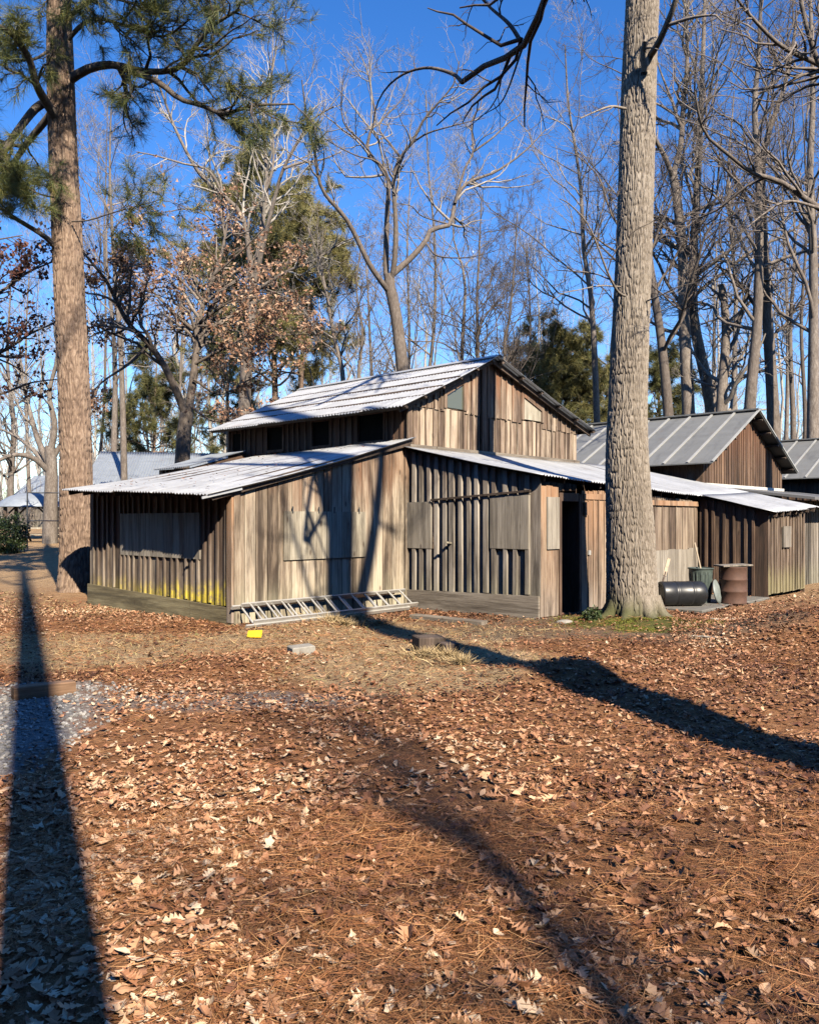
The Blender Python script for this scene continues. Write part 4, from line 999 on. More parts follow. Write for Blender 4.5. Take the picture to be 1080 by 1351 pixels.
def tree(name, label, cat, limbs, seed, mats, limb_mat=None, dens=(1.0, 1.0, 1.0), up=.06, group=None, foliage=None, base=None, trunk_mb=None, lens=(.42, .45, .5), ang=(.75, .75, .7), n_first=1, tw=.005, per=(2.0, 3.2, 4.2), lvl=3, wob=.22, sides=8, t0=.25, lmax=(5, 2.5, 1.2), root_per=.35):
    """limbs: list of (P, R); the first n_first of them carry few side branches (the trunk)."""
    rng = np.random.default_rng(seed)
    b0 = np.array(limbs[0][0][0]) if base is None else np.array(base, float)
    o = thing(name, label, cat, tuple(b0), 0, group)
    mb = trunk_mb or MB(); lm = MB() if limb_mat else mb
    for k, (P, R) in enumerate(limbs):
        if trunk_mb is not None and k == 0: continue
        (mb if k == 0 else lm).tubes(P, R, 14 if k == 0 else sides, rng.uniform(.3, .7))
    mb.build('trunk', mats[0], o, True, origin=b0)
    if limb_mat: lm.build('limbs', limb_mat, o, True, origin=b0)
    n = limbs[0][0].shape[0]
    T = Br(np.stack([catmull(l[0], 16) for l in limbs[:n_first]]), np.stack([np.interp(np.linspace(0, 1, 16), np.linspace(0, 1, len(l[1])), l[1]) for l in limbs[:n_first]]))
    rest = limbs[n_first:]
    lv1 = []
    if per[0] > 0: lv1.append(spawn(T, rng, root_per * per[0] * dens[0], .45, .98, ang[0] + .1, .28, 7, up, wob, .5, .3, tw * 1.5, True, .5, lmax[0]))
    if rest:
        Lb = Br(np.stack([catmull(l[0], 16) for l in rest]), np.stack([np.interp(np.linspace(0, 1, 16), np.linspace(0, 1, len(l[1])), l[1]) for l in rest]))
        lv1.append(spawn(Lb, rng, per[0] * dens[0], t0, 1.0, ang[0], lens[0], 7, up, wob, .65, .3, tw * 1.5, True, .4, lmax[0]))
    lv1 = cat_br(lv1); crown = MB(); all_tips = []
    lv2 = cat_br([spawn(b, rng, per[1] * dens[1], .15, 1, ang[1], lens[1], 6, up, wob, .65, .35, tw, False, .25, lmax[1]) for b in lv1])
    lv3 = cat_br([spawn(b, rng, per[2] * dens[2], .15, 1, ang[2], lens[2], 5, up, wob, .65, .4, tw * .8, False, .2, lmax[2]) for b in lv2]) if lvl >= 3 else []
    lv4 = cat_br([spawn(b, rng, 2.5, .2, 1, .6, .55, 4, up, wob, .7, .5, tw * .7, False, .15, .8) for b in lv3]) if lvl >= 4 else []
    for bs, sd in ((lv1, 6), (lv2, 4), (lv3, 3), (lv4, 3)):
        for b in bs: crown.tubes(b.P, b.R, sd, rng.uniform(.2, .8, len(b.P)))
    c = crown.build('crown', mats[1], o, True, origin=b0)
    if foliage:
        fm = MB(); foliage(fm, rng, lv1, lv2, lv3); fm.build('foliage', mats[2], c, False, origin=b0)
    return o

# ---- big oak right of centre (real furrowed bark)
rng = np.random.default_rng(5); D = 12.9
pts = [(836, 835), (833, 780), (831, 700), (827, 600), (829, 500), (837, 300), (843, 100), (847, 0), (852, -120), (858, -300)]
P = [px(u, v, D) for u, v in pts]; P[0][2] = -.15
R = [.47, .415, .385, .335, .305, .285, .272, .268, .24, .20]
R = [q_ * .94 for q_ in R]
tm = barky_trunk(P, R, 480, 1100, rng, .027, 21.0, 8.5, (.22, .05, .07))
oak_trunk = (catmull(P, 30), np.interp(np.linspace(0, 1, 30), np.linspace(0, 1, len(R)), R))
L = [oak_trunk,
     limb([(858, 72), (866, 60), (877, 37), (891, 0), (905, -60), (930, -130)], D - .2, .055, .03, end_dy=-1.5),
     limb([(852, 92), (848, 70), (850, 55)], D - .32, .075, .03, end_dy=-.25),
     limb([(825, 143), (806, 140), (785, 147), (765, 156)], D - .2, .022, .008, end_dy=-.6),
     limb([(824, 390), (815, 385), (802, 361), (777, 299), (752, 270), (738, 262)], D - .28, .022, .006, end_dy=-1.2),
     limb([(818, 378), (790, 377), (760, 383), (735, 388)], D - .2, .013, .004, end_dy=-.8),
     limb([(850, 398), (870, 390), (895, 378), (922, 372)], D - .2, .014, .004, end_dy=-.8),
     limb([(855, -160), (800, -230), (720, -300)], D, .13, .05, end_dy=-3), limb([(858, -200), (920, -280), (1000, -380)], D, .14, .05, end_dy=2),
     limb([(858, -290), (850, -420), (830, -560)], D, .18, .06, end_dy=1)]
for k_, a_ in enumerate((2.5, 3.5, 4.2, 5.0, 5.75, .4)):
    c_ = np.array([P[0][0], D, 0]); d_ = np.array([math.cos(a_), math.sin(a_), 0]); Lr = rng.uniform(.75, 1.15)
    rp = catmull([c_ + d_ * .30 + [0, 0, .42], c_ + d_ * .44 + [0, 0, .17], c_ + d_ * .66 + [0, 0, .05], c_ + d_ * Lr + [.05 * (-1) ** k_, 0, -.06]], 16)
    tm.tubes(rp, np.linspace(.12, .04, 16), 20, .45)
tree('oak_tree', 'tall straight oak with grey furrowed bark standing before the barn front', 'tree', L, 21, (M['bark_oak'], M['twig_brown']), trunk_mb=tm, base=(P[0][0], D, 0), per=(1.6, 3.0, 3.0), lens=(.45, .5, .5), root_per=0.0, up=.0, tw=.004)

# ---- pine at the left
D = 17.7
pts = [(101, 785), (102, 740), (101, 680), (100, 600), (97, 500), (92, 400), (88, 300), (83, 200), (80, 100), (78, 0), (77, -150), (80, -330)]
P = [px(u, v, D) for u, v in pts]; P[0][2] = -.2
R = [.42, .36, .335, .328, .322, .313, .30, .292, .272, .235, .17, .07]
tm = barky_trunk(P, R, 220, 700, rng, .024, 10.0, 6.5, (.35, .12, .09), True)
pt = (catmull(P, 30), np.interp(np.linspace(0, 1, 30), np.linspace(0, 1, len(R)), R))
def pine_fol(dens, L_, w_, tm_, per=26, lv=(2, 3), zmin=None):
    def f(mb, rng, l1, l2, l3):
        for k, bs in ((1, l1), (2, l2), (3, l3)):
            if k not in lv: continue
            for b in bs:
                p, d = tips(b, (.45, 1.0), rng, dens)
                needles(mb, p, d, rng, per, L_, w_, .75, tm_)
    return f
L = [pt,
     limb([(89, 107), (115, 91), (148, 85), (193, 94), (237, 89), (259, 59), (281, 33), (316, 12)], D, .115, .03, end_dy=-2.0),
     limb([(160, 89), (207, 107), (237, 130), (267, 139), (296, 150), (333, 139), (389, 137)], D - .9, .085, .02, end_dy=-.8),
     limb([(74, 155), (58, 130), (48, 111), (37, 74), (15, 44), (-10, 30)], D - .2, .12, .05, end_dy=-2.0),
     limb([(72, 135), (50, 140), (22, 174), (0, 207), (-35, 245)], D, .11, .05, end_dy=-1.5),
     limb([(75, 140), (55, 165), (33, 192), (7, 230), (-25, 260)], D, .10, .05, end_dy=1.5),
     limb([(88, 45), (63, 67), (44, 78), (20, 80)], D, .05, .02, end_dy=-1.0),
     limb([(78, 332), (66, 318), (52, 307), (22, 289), (0, 274), (-40, 250)], D - .1, .075, .03, end_dy=-1.0),
     limb([(82, 60), (120, 25), (170, 35), (215, 48), (250, 25)], D, .06, .02, end_dy=-1.6),
     limb([(80, 30), (130, -5), (190, -10), (255, -25), (300, -15)], D, .07, .02, end_dy=-1.0),
     limb([(80, 10), (40, -20), (0, -30), (-40, -20)], D, .07, .02, end_dy=-1.4),
     limb([(80, 0), (100, -50), (170, -80), (240, -90)], D, .07, .02, end_dy=1.5),
     limb([(78, -40), (30, -80), (-40, -110)], D, .07, .02, end_dy=.5),
     limb([(78, -120), (120, -190), (180, -220)], D, .06, .02, end_dy=-.5), limb([(80, -60), (140, -110), (210, -130)], D, .07, .02, end_dy=-2.5), limb([(80, -100), (130, -140), (190, -170)], D, .07, .02, end_dy=-3.5), limb([(79, -30), (110, -70), (130, -100)], D, .07, .02, end_dy=-3.5), limb([(78, -200), (110, -260), (160, -300)], D, .06, .02, end_dy=-2.5), limb([(80, 20), (100, -15), (150, -40)], D, .06, .02, end_dy=-3.0), limb([(79, -140), (60, -190), (40, -220)], D, .06, .02, end_dy=-3), limb([(78, -160), (30, -220), (-20, -250)], D, .06, .02, end_dy=-.5),
     limb([(95, 292), (118, 290), (150, 280), (180, 272), (215, 262)], D - .3, .022, .008, end_dy=-1.2),
     limb([(82, 245), (75, 236), (68, 232)], D - .3, .02, .008, end_dy=-.6),
     limb([(80, 262), (50, 255), (20, 240), (-10, 235)], D - .3, .025, .01, end_dy=-1.4)]
L = [(p_, r_ * (1 if k_ == 0 else .87)) for k_, (p_, r_) in enumerate(L)]
tree('pine_tree', 'tall left pine with plated orange grey bark and green needle clumps', 'tree', L, 31, (M['bark_pine'], M['twig_dark'], M['needle']), trunk_mb=tm, base=(P[0][0], D, 0), per=(3.4, 4.2, 2.8), lens=(.36, .5, .55), root_per=0.0, up=.05, tw=.006, t0=.30, limb_mat=M['bark_dark'],
     foliage=pine_fol(2, .28, .0042, .52, 18), lmax=(1.6, .9, .5), wob=.28)

# ---- pale branched tree in the middle behind the barn
D = 26.0
r_ = lambda *a, **k: limb(*a, **k)
L = [limb([(540, 640), (535, 560), (532, 497), (522, 415), (514, 378), (513, 362)], D, .26, .19),
     limb([(513, 385), (505, 374), (487, 348), (469, 311), (454, 285), (428, 255), (419, 230), (415, 200), (404, 159), (402, 137), (398, 105)], D, .115, .02, 22, end_dy=-2.5),
     limb([(512, 372), (509, 355), (510, 296), (512, 237), (502, 217), (487, 207), (485, 185), (495, 155), (491, 129), (484, 92), (470, 60)], D, .125, .018, 22, end_dy=1.8),
     limb([(515, 370), (520, 348), (522, 296), (519, 237), (528, 207), (543, 189), (558, 159), (580, 133), (598, 111), (606, 80)], D, .115, .018, 22, end_dy=-2.0),
     limb([(514, 365), (543, 339), (561, 318), (569, 302), (593, 296), (600, 266), (609, 248), (624, 237), (654, 226), (691, 200), (720, 170)], D, .125, .02, 24, end_dy=2.5),
     limb([(600, 268), (613, 222), (624, 200), (622, 159), (635, 137), (632, 110)], D + 1.1, .06, .015, end_dy=.8),
     limb([(624, 200), (650, 181), (669, 163), (687, 148), (695, 120)], D + 1.4, .045, .012, end_dy=1.0),
     limb([(593, 296), (557, 285), (543, 272), (526, 268)], D + 1.0, .035, .015, end_dy=-.8),
     limb([(561, 320), (576, 337), (609, 340), (635, 336), (660, 328)], D + .5, .04, .01, end_dy=-1.5),
     limb([(520, 250), (500, 215), (470, 205), (440, 190), (425, 180)], D, .045, .012, end_dy=-1.2),
     limb([(528, 207), (515, 190), (500, 165), (530, 130), (545, 90)], D - .6, .05, .012, end_dy=1.2),
     limb([(512, 237), (480, 190), (455, 165), (450, 130), (455, 90)], D + .6, .05, .012, end_dy=-1.2),
     limb([(545, 187), (565, 175), (600, 165), (640, 155)], D - .8, .04, .01, end_dy=-1)]
L = [(p_, r_ * (.9 if k_ == 0 else .82)) for k_, (p_, r_) in enumerate(L)]
tree('bare_tree', 'forked bare tree with whitish crooked limbs rising above the barn ridge', 'tree', L, 41, (M['bark_dark'], M['twig_mid']), per=(1.7, 4.2, 4.8), lens=(.30, .5, .55), tw=.0042, root_per=0, lmax=(3.0, 1.6, .9), wob=.26, up=.12)

# ---- oak that keeps its brown leaves
def brown_fol(k2, k3, size, tmean, k1=0, frac=.75):
    def f(mb, rng, l1, l2, l3):
        for bs, k in ((l1, k1), (l2, k2), (l3, k3)):
            for b in bs:
                if k:
                    sel = rng.random(len(b.P)) < frac
                    if sel.sum() == 0: continue
                    bb = Br(b.P[sel], b.R[sel]); p, d = tips(bb, (.2, 1.0), rng, k); leaf_cards(mb, p + rng.normal(0, .06, p.shape), rng, size, tmean)
    return f
D = 24.0
L = [limb([(238, 690), (239, 640), (241, 600), (243, 570), (247, 543)], D, .27, .22),
     limb([(246, 550), (232, 515), (215, 480), (195, 452), (172, 430), (155, 400), (140, 370), (120, 345), (100, 320)], D, .15, .03, 20, end_dy=-2),
     limb([(248, 548), (254, 505), (258, 470), (262, 430), (270, 395), (288, 350), (298, 305), (300, 270)], D, .16, .03, 20, end_dy=1.5),
     limb([(195, 455), (170, 480), (140, 500), (118, 520)], D - .6, .06, .02, end_dy=-1),
     limb([(262, 440), (235, 418), (205, 388), (180, 365), (150, 345)], D + .6, .07, .02, end_dy=1.5),
     limb([(264, 425), (300, 400), (340, 385), (385, 395)], D + .6, .06, .015, end_dy=-1.8), limb([(257, 480), (300, 458), (350, 445), (410, 440)], D + .3, .06, .015, end_dy=-1),
     limb([(250, 535), (280, 555), (310, 552), (340, 540)], D, .05, .012, end_dy=-1.5), limb([(255, 500), (290, 520), (330, 500), (370, 480)], D, .05, .012, end_dy=1.5),
     limb([(272, 390), (240, 340), (215, 310), (190, 290)], D + .9, .05, .015, end_dy=1), limb([(280, 365), (320, 330), (350, 300)], D + 1, .05, .015, end_dy=-1),
     limb([(172, 430), (150, 440), (125, 430), (105, 440)], D - 1, .04, .01, end_dy=-.5), limb([(262, 430), (290, 430), (330, 425), (370, 410)], D, .05, .012, end_dy=-1.5), limb([(268, 400), (310, 370), (350, 350), (390, 345)], D, .05, .012, end_dy=1.0), limb([(150, 390), (160, 350), (190, 320)], D - 1.5, .05, .012, end_dy=0), limb([(140, 370), (125, 380), (110, 370)], D - 1.5, .03, .01)]
L = [(p_, r_ * (.9 if k_ == 0 else .82)) for k_, (p_, r_) in enumerate(L)]
tree('oak_tree', 'low spreading oak full of rusty brown leaves left of the barn roof', 'tree', L, 51, (M['bark_dark'], M['twig_brown'], M['brownleaf']), per=(3.4, 5.2, 4.4), lens=(.36, .5, .55), tw=.005, root_per=0, lmax=(2.4, 1.3, .7), foliage=brown_fol(3, 2, .12, .60, 1, .62), up=.0, wob=.3)
# a second leaf-holding oak at the left frame edge
D = 22.5
L = [limb([(-120, 760), (-118, 650), (-115, 560), (-112, 480), (-110, 380), (-105, 250)], D, .26, .1),
     limb([(-112, 500), (-60, 480), (0, 465), (40, 440), (75, 425)], D, .08, .02, end_dy=1.8), limb([(-110, 430), (-60, 410), (0, 385), (35, 360), (70, 345)], D, .08, .02, end_dy=2.0),
     limb([(-112, 540), (-60, 530), (0, 520), (40, 505), (80, 500)], D, .06, .015, end_dy=2), limb([(-110, 380), (-70, 340), (-20, 320), (30, 310)], D, .06, .015, end_dy=1)]
tree('oak_tree', 'oak reaching in at the left edge with dark red brown leaves', 'tree', L, 52, (M['bark_dark'], M['twig_dark'], M['redleaf']), per=(2.6, 4.0, 3.6), lens=(.32, .5, .55), tw=.005, root_per=0, lmax=(1.9, 1.1, .6), foliage=brown_fol(2, 2, .14, .45), up=.0, wob=.3)

# ---- white limbed tall tree behind
D = 32.0
L = [limb([(318, 690), (319, 600), (322, 552), (325, 470), (330, 426), (335, 376)], D, .30, .19),
     limb([(334, 385), (322, 293), (296, 259), (270, 237), (252, 211), (230, 167), (215, 126), (205, 100)], D, .12, .03, 20, end_dy=-2),
     limb([(335, 380), (345, 300), (352, 250), (350, 200), (348, 150), (358, 100), (365, 60)], D, .12, .025, 20, end_dy=2),
     limb([(336, 372), (350, 310), (363, 259), (374, 222), (400, 174), (415, 155), (440, 140)], D, .11, .025, 20, end_dy=-2.5),
     limb([(340, 340), (348, 289), (344, 267), (356, 237), (361, 207), (358, 148), (359, 93), (361, 22)], D, .07, .015, 20, end_dy=1),
     limb([(296, 259), (275, 225), (240, 215), (205, 205), (180, 200)], D - 1, .06, .02, end_dy=-1), limb([(322, 293), (290, 280), (250, 275), (215, 280)], D - .8, .05, .015, end_dy=1),
     limb([(374, 222), (395, 215), (425, 210), (450, 200)], D - 1.5, .06, .02, end_dy=.5), limb([(350, 225), (325, 200), (300, 190), (270, 180)], D + 1.4, .05, .015, end_dy=1),
     limb([(335, 385), (375, 360), (420, 340), (450, 320), (480, 310)], D, .08, .015, end_dy=-2)]
tree('bare_tree', 'white limbed bare tree spreading behind the brown leaved oak', 'tree', L, 61, (M['bark_grey'], M['twig_pale']), per=(1.7, 4.0, 4.0), lens=(.30, .5, .55), tw=.0065, root_per=0, lmax=(3.2, 1.8, 1.0), wob=.26, up=.12)

# ---- generic trees from an image trunk line
def auto_tree(name, label, pts, D, r0, r1, seed, mats, nl=9, lt=(.35, .98), la=.75, lr=.42, foliage=None, up=.10, wob=.2, per=(1.8, 4.4, 4.6), lens=(.30, .5, .55), tw=.0048, lvl=3, extra=(), t0=.2, group=None, lmax=(3.2, 1.8, 1.0)):
    rng = np.random.default_rng(seed)
    T, R = limb(pts, D, r0, r1, 24)
    gxy = T[0]; T[0][2] = gz(gxy[0], gxy[1]) - .2
    B = Br(T[None], R[None]); L = [(T, R)]
    b = spawn(B, rng, nl * 1.35, lt[0], lt[1], la, lr, 12, up, wob, .40, .2, .012, tip=.75)
    if b is not None: L += [(b.P[k], b.R[k]) for k in range(len(b.P))]
    L += list(extra)
    return tree(name, label, 'tree', L, seed + 1, mats, per=per, lens=lens, tw=tw, up=up, wob=wob + .05, foliage=foliage, lvl=lvl, t0=t0, group=group, root_per=.12, lmax=lmax)
G = (M['bark_grey'], M['twig_brown']); GP = (M['bark_grey'], M['twig_mid']); DK = (M['bark_dark'], M['twig_dark'])
BG = 'bare trees behind the barns'
auto_tree('bare_tree', 'dark leaning bare trunk just right of the big oak', [(884, 690), (882, 560), (872, 450), (860, 370), (852, 300), (840, 180), (835, 60)], 31, .24, .04, 70, DK, 8, group=BG)
auto_tree('bare_tree', 'grey bare tree forking high, second trunk right of the big oak', [(912, 690), (908, 548), (902, 420), (900, 332), (893, 265), (887, 228)], 33, .30, .17, 71, G, 5, (.5, .98), extra=[limb([(888, 235), (876, 205), (860, 174), (848, 120), (846, 40)], 33, .11, .03, end_dy=-2), limb([(887, 232), (898, 190), (900, 150), (906, 90), (906, 20), (915, -60)], 33, .13, .04, end_dy=1)], group=BG)
auto_tree('bare_tree', 'slightly bowed bare tree with a pale foot behind the seamed roof', [(945, 690), (938, 543), (922, 460), (914, 415), (914, 340), (917, 290), (922, 195), (926, 100), (930, -20)], 34, .30, .06, 72, GP, 9, group=BG)
auto_tree('bare_tree', 'short pale broken topped trunk between taller bare trees', [(948, 690), (951, 540), (957, 448), (955, 400), (951, 375)], 32, .28, .13, 73, GP, 4, (.5, .95), extra=[limb([(956, 445), (975, 420), (985, 385), (1000, 340)], 32, .10, .02, end_dy=-1), limb([(957, 470), (972, 440), (980, 400), (978, 360)], 32, .10, .02, end_dy=1)], group=BG)
auto_tree('bare_tree', 'tall thin bare tree left of the twin trunks above the seamed roof peak', [(985, 690), (989, 535), (999, 415), (1001, 249), (995, 145), (1000, 80), (1005, -40)], 30, .25, .05, 74, G, 10, group=BG)
auto_tree('bare_tree', 'dark bare tree right of the seamed roof peak leaning right at its top', [(1022, 690), (1020, 556), (1012, 415), (1005, 249), (1010, 187), (1036, 108), (1050, 30)], 31, .28, .05, 75, DK, 10, group=BG)
auto_tree('bare_tree', 'straight bare tree at the right edge of the photo', [(1072, 690), (1072, 556), (1073, 430), (1072, 323), (1068, 232), (1072, 120), (1068, -20)], 29, .24, .05, 76, G, 10, group=BG)
auto_tree('bare_tree', 'slim dark sapling standing above the right gable slope', [(630, 690), (630, 470), (629, 392), (632, 333), (635, 260)], 36, .14, .02, 77, DK, 14, (.3, .98), .7, .35, up=.05, group=BG)
auto_tree('bare_tree', 'pale slim bare tree right behind the barn ridge', [(608, 690), (609, 477), (613, 370), (598, 314), (600, 260)], 38, .15, .02, 78, GP, 10, (.35, .98), group=BG)
auto_tree('bare_tree', 'thin bare tree between the barn ridge and the green pine', [(664, 690), (665, 470), (672, 418), (678, 351), (682, 280)], 37, .13, .02, 79, DK, 12, (.3, .98), group=BG)
auto_tree('bare_tree', 'pale slender tree leaning left over the left roof slope', [(456, 690), (453, 512), (447, 470), (441, 445), (430, 385), (420, 340), (406, 300)], 30, .14, .03, 80, GP, 9, (.35, .98), extra=[limb([(441, 445), (470, 410), (478, 370)], 30, .04, .01, end_dy=-1)], group=BG)
auto_tree('bare_tree', 'thin bare tree close left of the forked middle tree', [(470, 690), (472, 510), (478, 440), (470, 380), (476, 320)], 35, .12, .02, 81, DK, 10, (.35, .98), group=BG)
auto_tree('bare_tree', 'bare tree with fine twigs close behind the left edge of the big oak', [(790, 690), (786, 520), (780, 400), (770, 330), (765, 240), (750, 140), (745, 60)], 40, .2, .03, 82, GP, 12, (.35, .98), group=BG)
auto_tree('bare_tree', 'far bare tree between the two central trunks at right', [(965, 690), (968, 500), (970, 380), (960, 250), (968, 120)], 44, .2, .03, 83, G, 12, (.3, .98), group=BG)
auto_tree('bare_tree', 'far bare tree seen low between the twin trunks and right edge', [(1045, 690), (1046, 560), (1042, 440), (1048, 330), (1044, 220)], 46, .2, .03, 84, GP, 12, (.3, .98), group=BG)
auto_tree('bare_tree', 'pale trunked tree with low arching limbs left of the pine', [(66, 705), (67, 660), (68, 620), (66, 590)], 40, .36, .25, 85, GP, 3, (.6, .98), extra=[limb([(68, 625), (45, 605), (20, 600), (-10, 612), (-50, 640)], 40, .16, .03, end_dy=-2), limb([(67, 618), (50, 580), (40, 545), (30, 500), (25, 450)], 40, .17, .03, end_dy=2),
           limb([(66, 600), (72, 560), (65, 520), (75, 470), (70, 420)], 40, .18, .03, end_dy=-1), limb([(67, 622), (40, 590), (10, 570), (-20, 560)], 40, .14, .03, end_dy=3), limb([(67, 610), (90, 570), (115, 540), (135, 500)], 40, .14, .03, end_dy=1)], per=(1.5, 4, 4), group=BG)
auto_tree('bare_tree', 'bare tree seen between the pine and the brown leaved oak', [(150, 690), (150, 600), (152, 500), (148, 420), (140, 330), (145, 230)], 54, .25, .03, 86, GP, 12, (.3, .98), group=BG)
auto_tree('bare_tree', 'distant twiggy tree left of the pine behind the pavilion', [(15, 700), (14, 640), (18, 560), (10, 480), (14, 380)], 55, .25, .04, 87, GP, 14, (.2, .98), group=BG)
auto_tree('bare_tree', 'bare tree whose thin top shows between pine and white limbed tree', [(165, 690), (160, 480), (150, 340), (145, 220), (148, 110)], 36, .16, .02, 90, GP, 12, (.4, .98), group=BG)
rng = np.random.default_rng(400)
for k, (u, D_) in enumerate(((575, 48), (705, 45), (795, 50), (955, 40), (1030, 56), (1058, 44), (545, 55), (490, 50), (120, 60), (40, 62), (260, 55))):
    v = [690, 560, 430, 320, 220, 120]; top = rng.integers(4, 7); uu = u; ps = []
    for vv in v[:top]:
        ps.append((uu, vv)); uu += rng.normal(0, 7)
    auto_tree('bare_tree', 'thin far bare tree among the crowded trunks behind the barns', ps, D_, rng.uniform(.12, .2), .025, 410 + 2 * k, (GP, G, DK)[k % 3], 12, (.3, .98), per=(1.6, 4.0, 4.0), tw=.006, group='thin far bare trees')
# evergreens behind
def gpine(label, pts, D, r0, seed, nl, lr, tmean=.5, lt=(.4, 1.0), dens=2, Ln=.42, w=.011, per=16, la=1.2):
    return auto_tree('pine_tree', label, pts, D, r0, .03, seed, (M['bark_pine'], M['twig_dark'], M['needle_far']), nl, lt, la, lr, pine_fol(dens, Ln, w, tmean, per), up=.05, per=(2.0, 3.4, 2.0), lens=(.38, .5, .5), tw=.006, t0=.3, group='evergreens behind the barn', lmax=(2.4, 1.3, .7))
gpine('green pine filling in behind the white limbed tree', [(364, 690), (363, 540), (360, 440), (350, 350), (345, 270), (342, 215)], 40, .22, 101, 30, .30, .74, (.35, 1.0), 2)
gpine('yellowish pine standing left of the forked middle tree', [(397, 690), (397, 527), (402, 430), (420, 360), (430, 300)], 38, .18, 102, 26, .32, .80, (.45, 1.0), 2)
gpine('dark low pine showing under the brown oak leaves', [(300, 690), (302, 600), (300, 520), (310, 440)], 44, .2, 103, 14, .26, .45)
gpine('rounded green pine between the barn gable and the big oak', [(748, 690), (747, 600), (746, 520), (744, 462)], 46, .25, 104, 40, .46, .62, (.35, 1.0), 3)
gpine('smaller green pine just right of the big oak', [(872, 690), (872, 600), (868, 520), (866, 470)], 48, .2, 105, 26, .36, .45)
gpine('low dark evergreen left of the gable right of the ridge', [(690, 690), (692, 600), (700, 520), (698, 475)], 50, .2, 106, 20, .32, .4)
gpine('far green pine behind the pale trunk left of the oak', [(200, 690), (203, 600), (205, 520), (207, 480)], 60, .2, 107, 24, .36, .45)

# tree off the right edge whose limbs reach in
D = 20.0
L = [limb([(1200, 800), (1200, 690), (1198, 560), (1195, 420), (1192, 300), (1185, 120), (1180, -60)], D, .32, .14),
     limb([(1192, 345), (1130, 300), (1080, 274), (1030, 240), (993, 228), (960, 203), (931, 178), (922, 153), (916, 120)], D, .10, .02, 20, end_dy=-2.5),
     limb([(1186, 150), (1130, 115), (1080, 85), (1030, 60), (985, 15), (960, -20)], D, .085, .025, 20, end_dy=-3),
     limb([(1120, 108), (1085, 90), (1068, 50), (1056, 0), (1050, -50)], D - 1.2, .07, .04, end_dy=-1),
     limb([(1080, 274), (1040, 265), (1010, 280), (985, 300)], D - .9, .04, .01, end_dy=-1)]
tree('bare_tree', 'off frame bare tree at right reaching in with a long pale limb', 'tree', L, 111, (M['bark_grey'], M['twig_brown']), per=(1.6, 4.0, 4.0), lens=(.30, .5, .55), tw=.0045, root_per=0, lmax=(2.6, 1.4, .8), wob=.26, up=.06)

# trees behind the camera: their trunks throw the long shadows over the yard
def P3(*a): return np.array(a, float)
def straight(a, b, r0, r1, n=20, bow=(0, 0)):
    t = np.linspace(0, 1, n)[:, None]; P = P3(*a) * (1 - t) + P3(*b) * t
    P[:, 0] += bow[0] * np.sin(np.pi * t[:, 0]); P[:, 1] += bow[1] * np.sin(np.pi * t[:, 0])
    return P, np.linspace(r0, r1, n)
def poly(pts, r0, r1, n=18): return catmull(np.array(pts, float), n), np.linspace(r0, r1, n)
# right of the camera, large and forked; its low limb hangs into the top of the picture
hang = [px(735, -70, 7.0), px(719, 0, 7.8), px(706, 28, 8.0), px(690, 60, 8.3), px(668, 75, 8.6), px(640, 86, 8.9), px(620, 100, 9.1), px(609, 108, 9.2)]
tip = [px(609, 108, 9.2), px(597, 97, 9.4), px(565, 89, 9.7), px(535, 96, 10.0), px(512, 113, 10.2), px(497, 138, 10.3), px(490, 175, 10.4)]
side = [px(690, 60, 8.3), px(672, 32, 8.4), px(645, 8, 8.7), px(620, -20, 9)]
L = [poly([(4.25, 2.4, -.2), (4.25, 2.4, 3), (4.2, 2.42, 7), (4.15, 2.45, 10.2), (4.25, 2.4, 13), (4.4, 2.3, 16), (4.6, 2.2, 20)], .37, .22, 24),
     poly([(4.15, 2.45, 10.3), (3.65, 2.5, 11.6), (3.1, 2.6, 13.2), (2.7, 2.6, 16)], .17, .08), poly([(4.2, 2.42, 8.7), (4.75, 2.35, 10.2), (5.2, 2.25, 12.2), (5.5, 2.1, 15)], .16, .08),
     poly([(4.22, 2.42, 8.0), (3.3, 2.2, 10.2), (2.7, 2.0, 12)], .06, .02),
     poly([(4.25, 2.4, 13.2), (3.8, 3.6, 13.6), (2.8, 5.2, 11.5), (1.8, 6.4, 8.6)] + hang, .075, .029, 34), poly(tip, .025, .006), poly(side, .024, .008), poly([hang[3], px(664, 130, 8.6), px(640, 150, 9)], .012, .004)]
tree('oak_tree', 'oak off the right edge whose dark limb hangs over the sky above the barn', 'tree', L, 124, (M['bark_dark'], M['twig_dark']), per=(1.0, 2.6, 3.0), lens=(.22, .5, .55), tw=.003, root_per=0, lmax=(1.3, .9, .5), wob=.24, up=.03, base=(4.25, 2.4, 0), t0=.35)
L = [straight((1.69, -3.4, -.2), (1.05, -3.3, 24), .205, .15, bow=(.05, 0)), poly([(1.08, -3.3, 19), (.4, -3.6, 21), (-.2, -3.8, 23)], .08, .03), poly([(1.05, -3.3, 20), (2.1, -3.0, 22), (2.8, -3, 24)], .08, .03)]
tree('pine_tree', 'straight pine behind the viewer that throws the long left shadow', 'tree', L, 131, (M['bark_pine'], M['twig_dark']), per=(1.5, 3, 3), tw=.004, root_per=0, base=(1.75, -3.4, 0))
L = [poly([(3.7, -8.9, -.2), (5.6, -10.6, 6), (6.55, -11.4, 9.0)], .20, .12)]
for ox, oy in ((-.13, .05), (.0, -.06), (.13, .05)):
    L.append(poly([(6.5, -11.35, 8.9), (7.0 + ox * .6, -11.8 + oy, 10.4), (7.6 + ox, -12.3 + oy, 12), (8.5 + ox * 1.2, -13.1 + oy, 15), (8.9 + ox * 2, -13.4 + oy * 3, 16.5)], .062, .03))
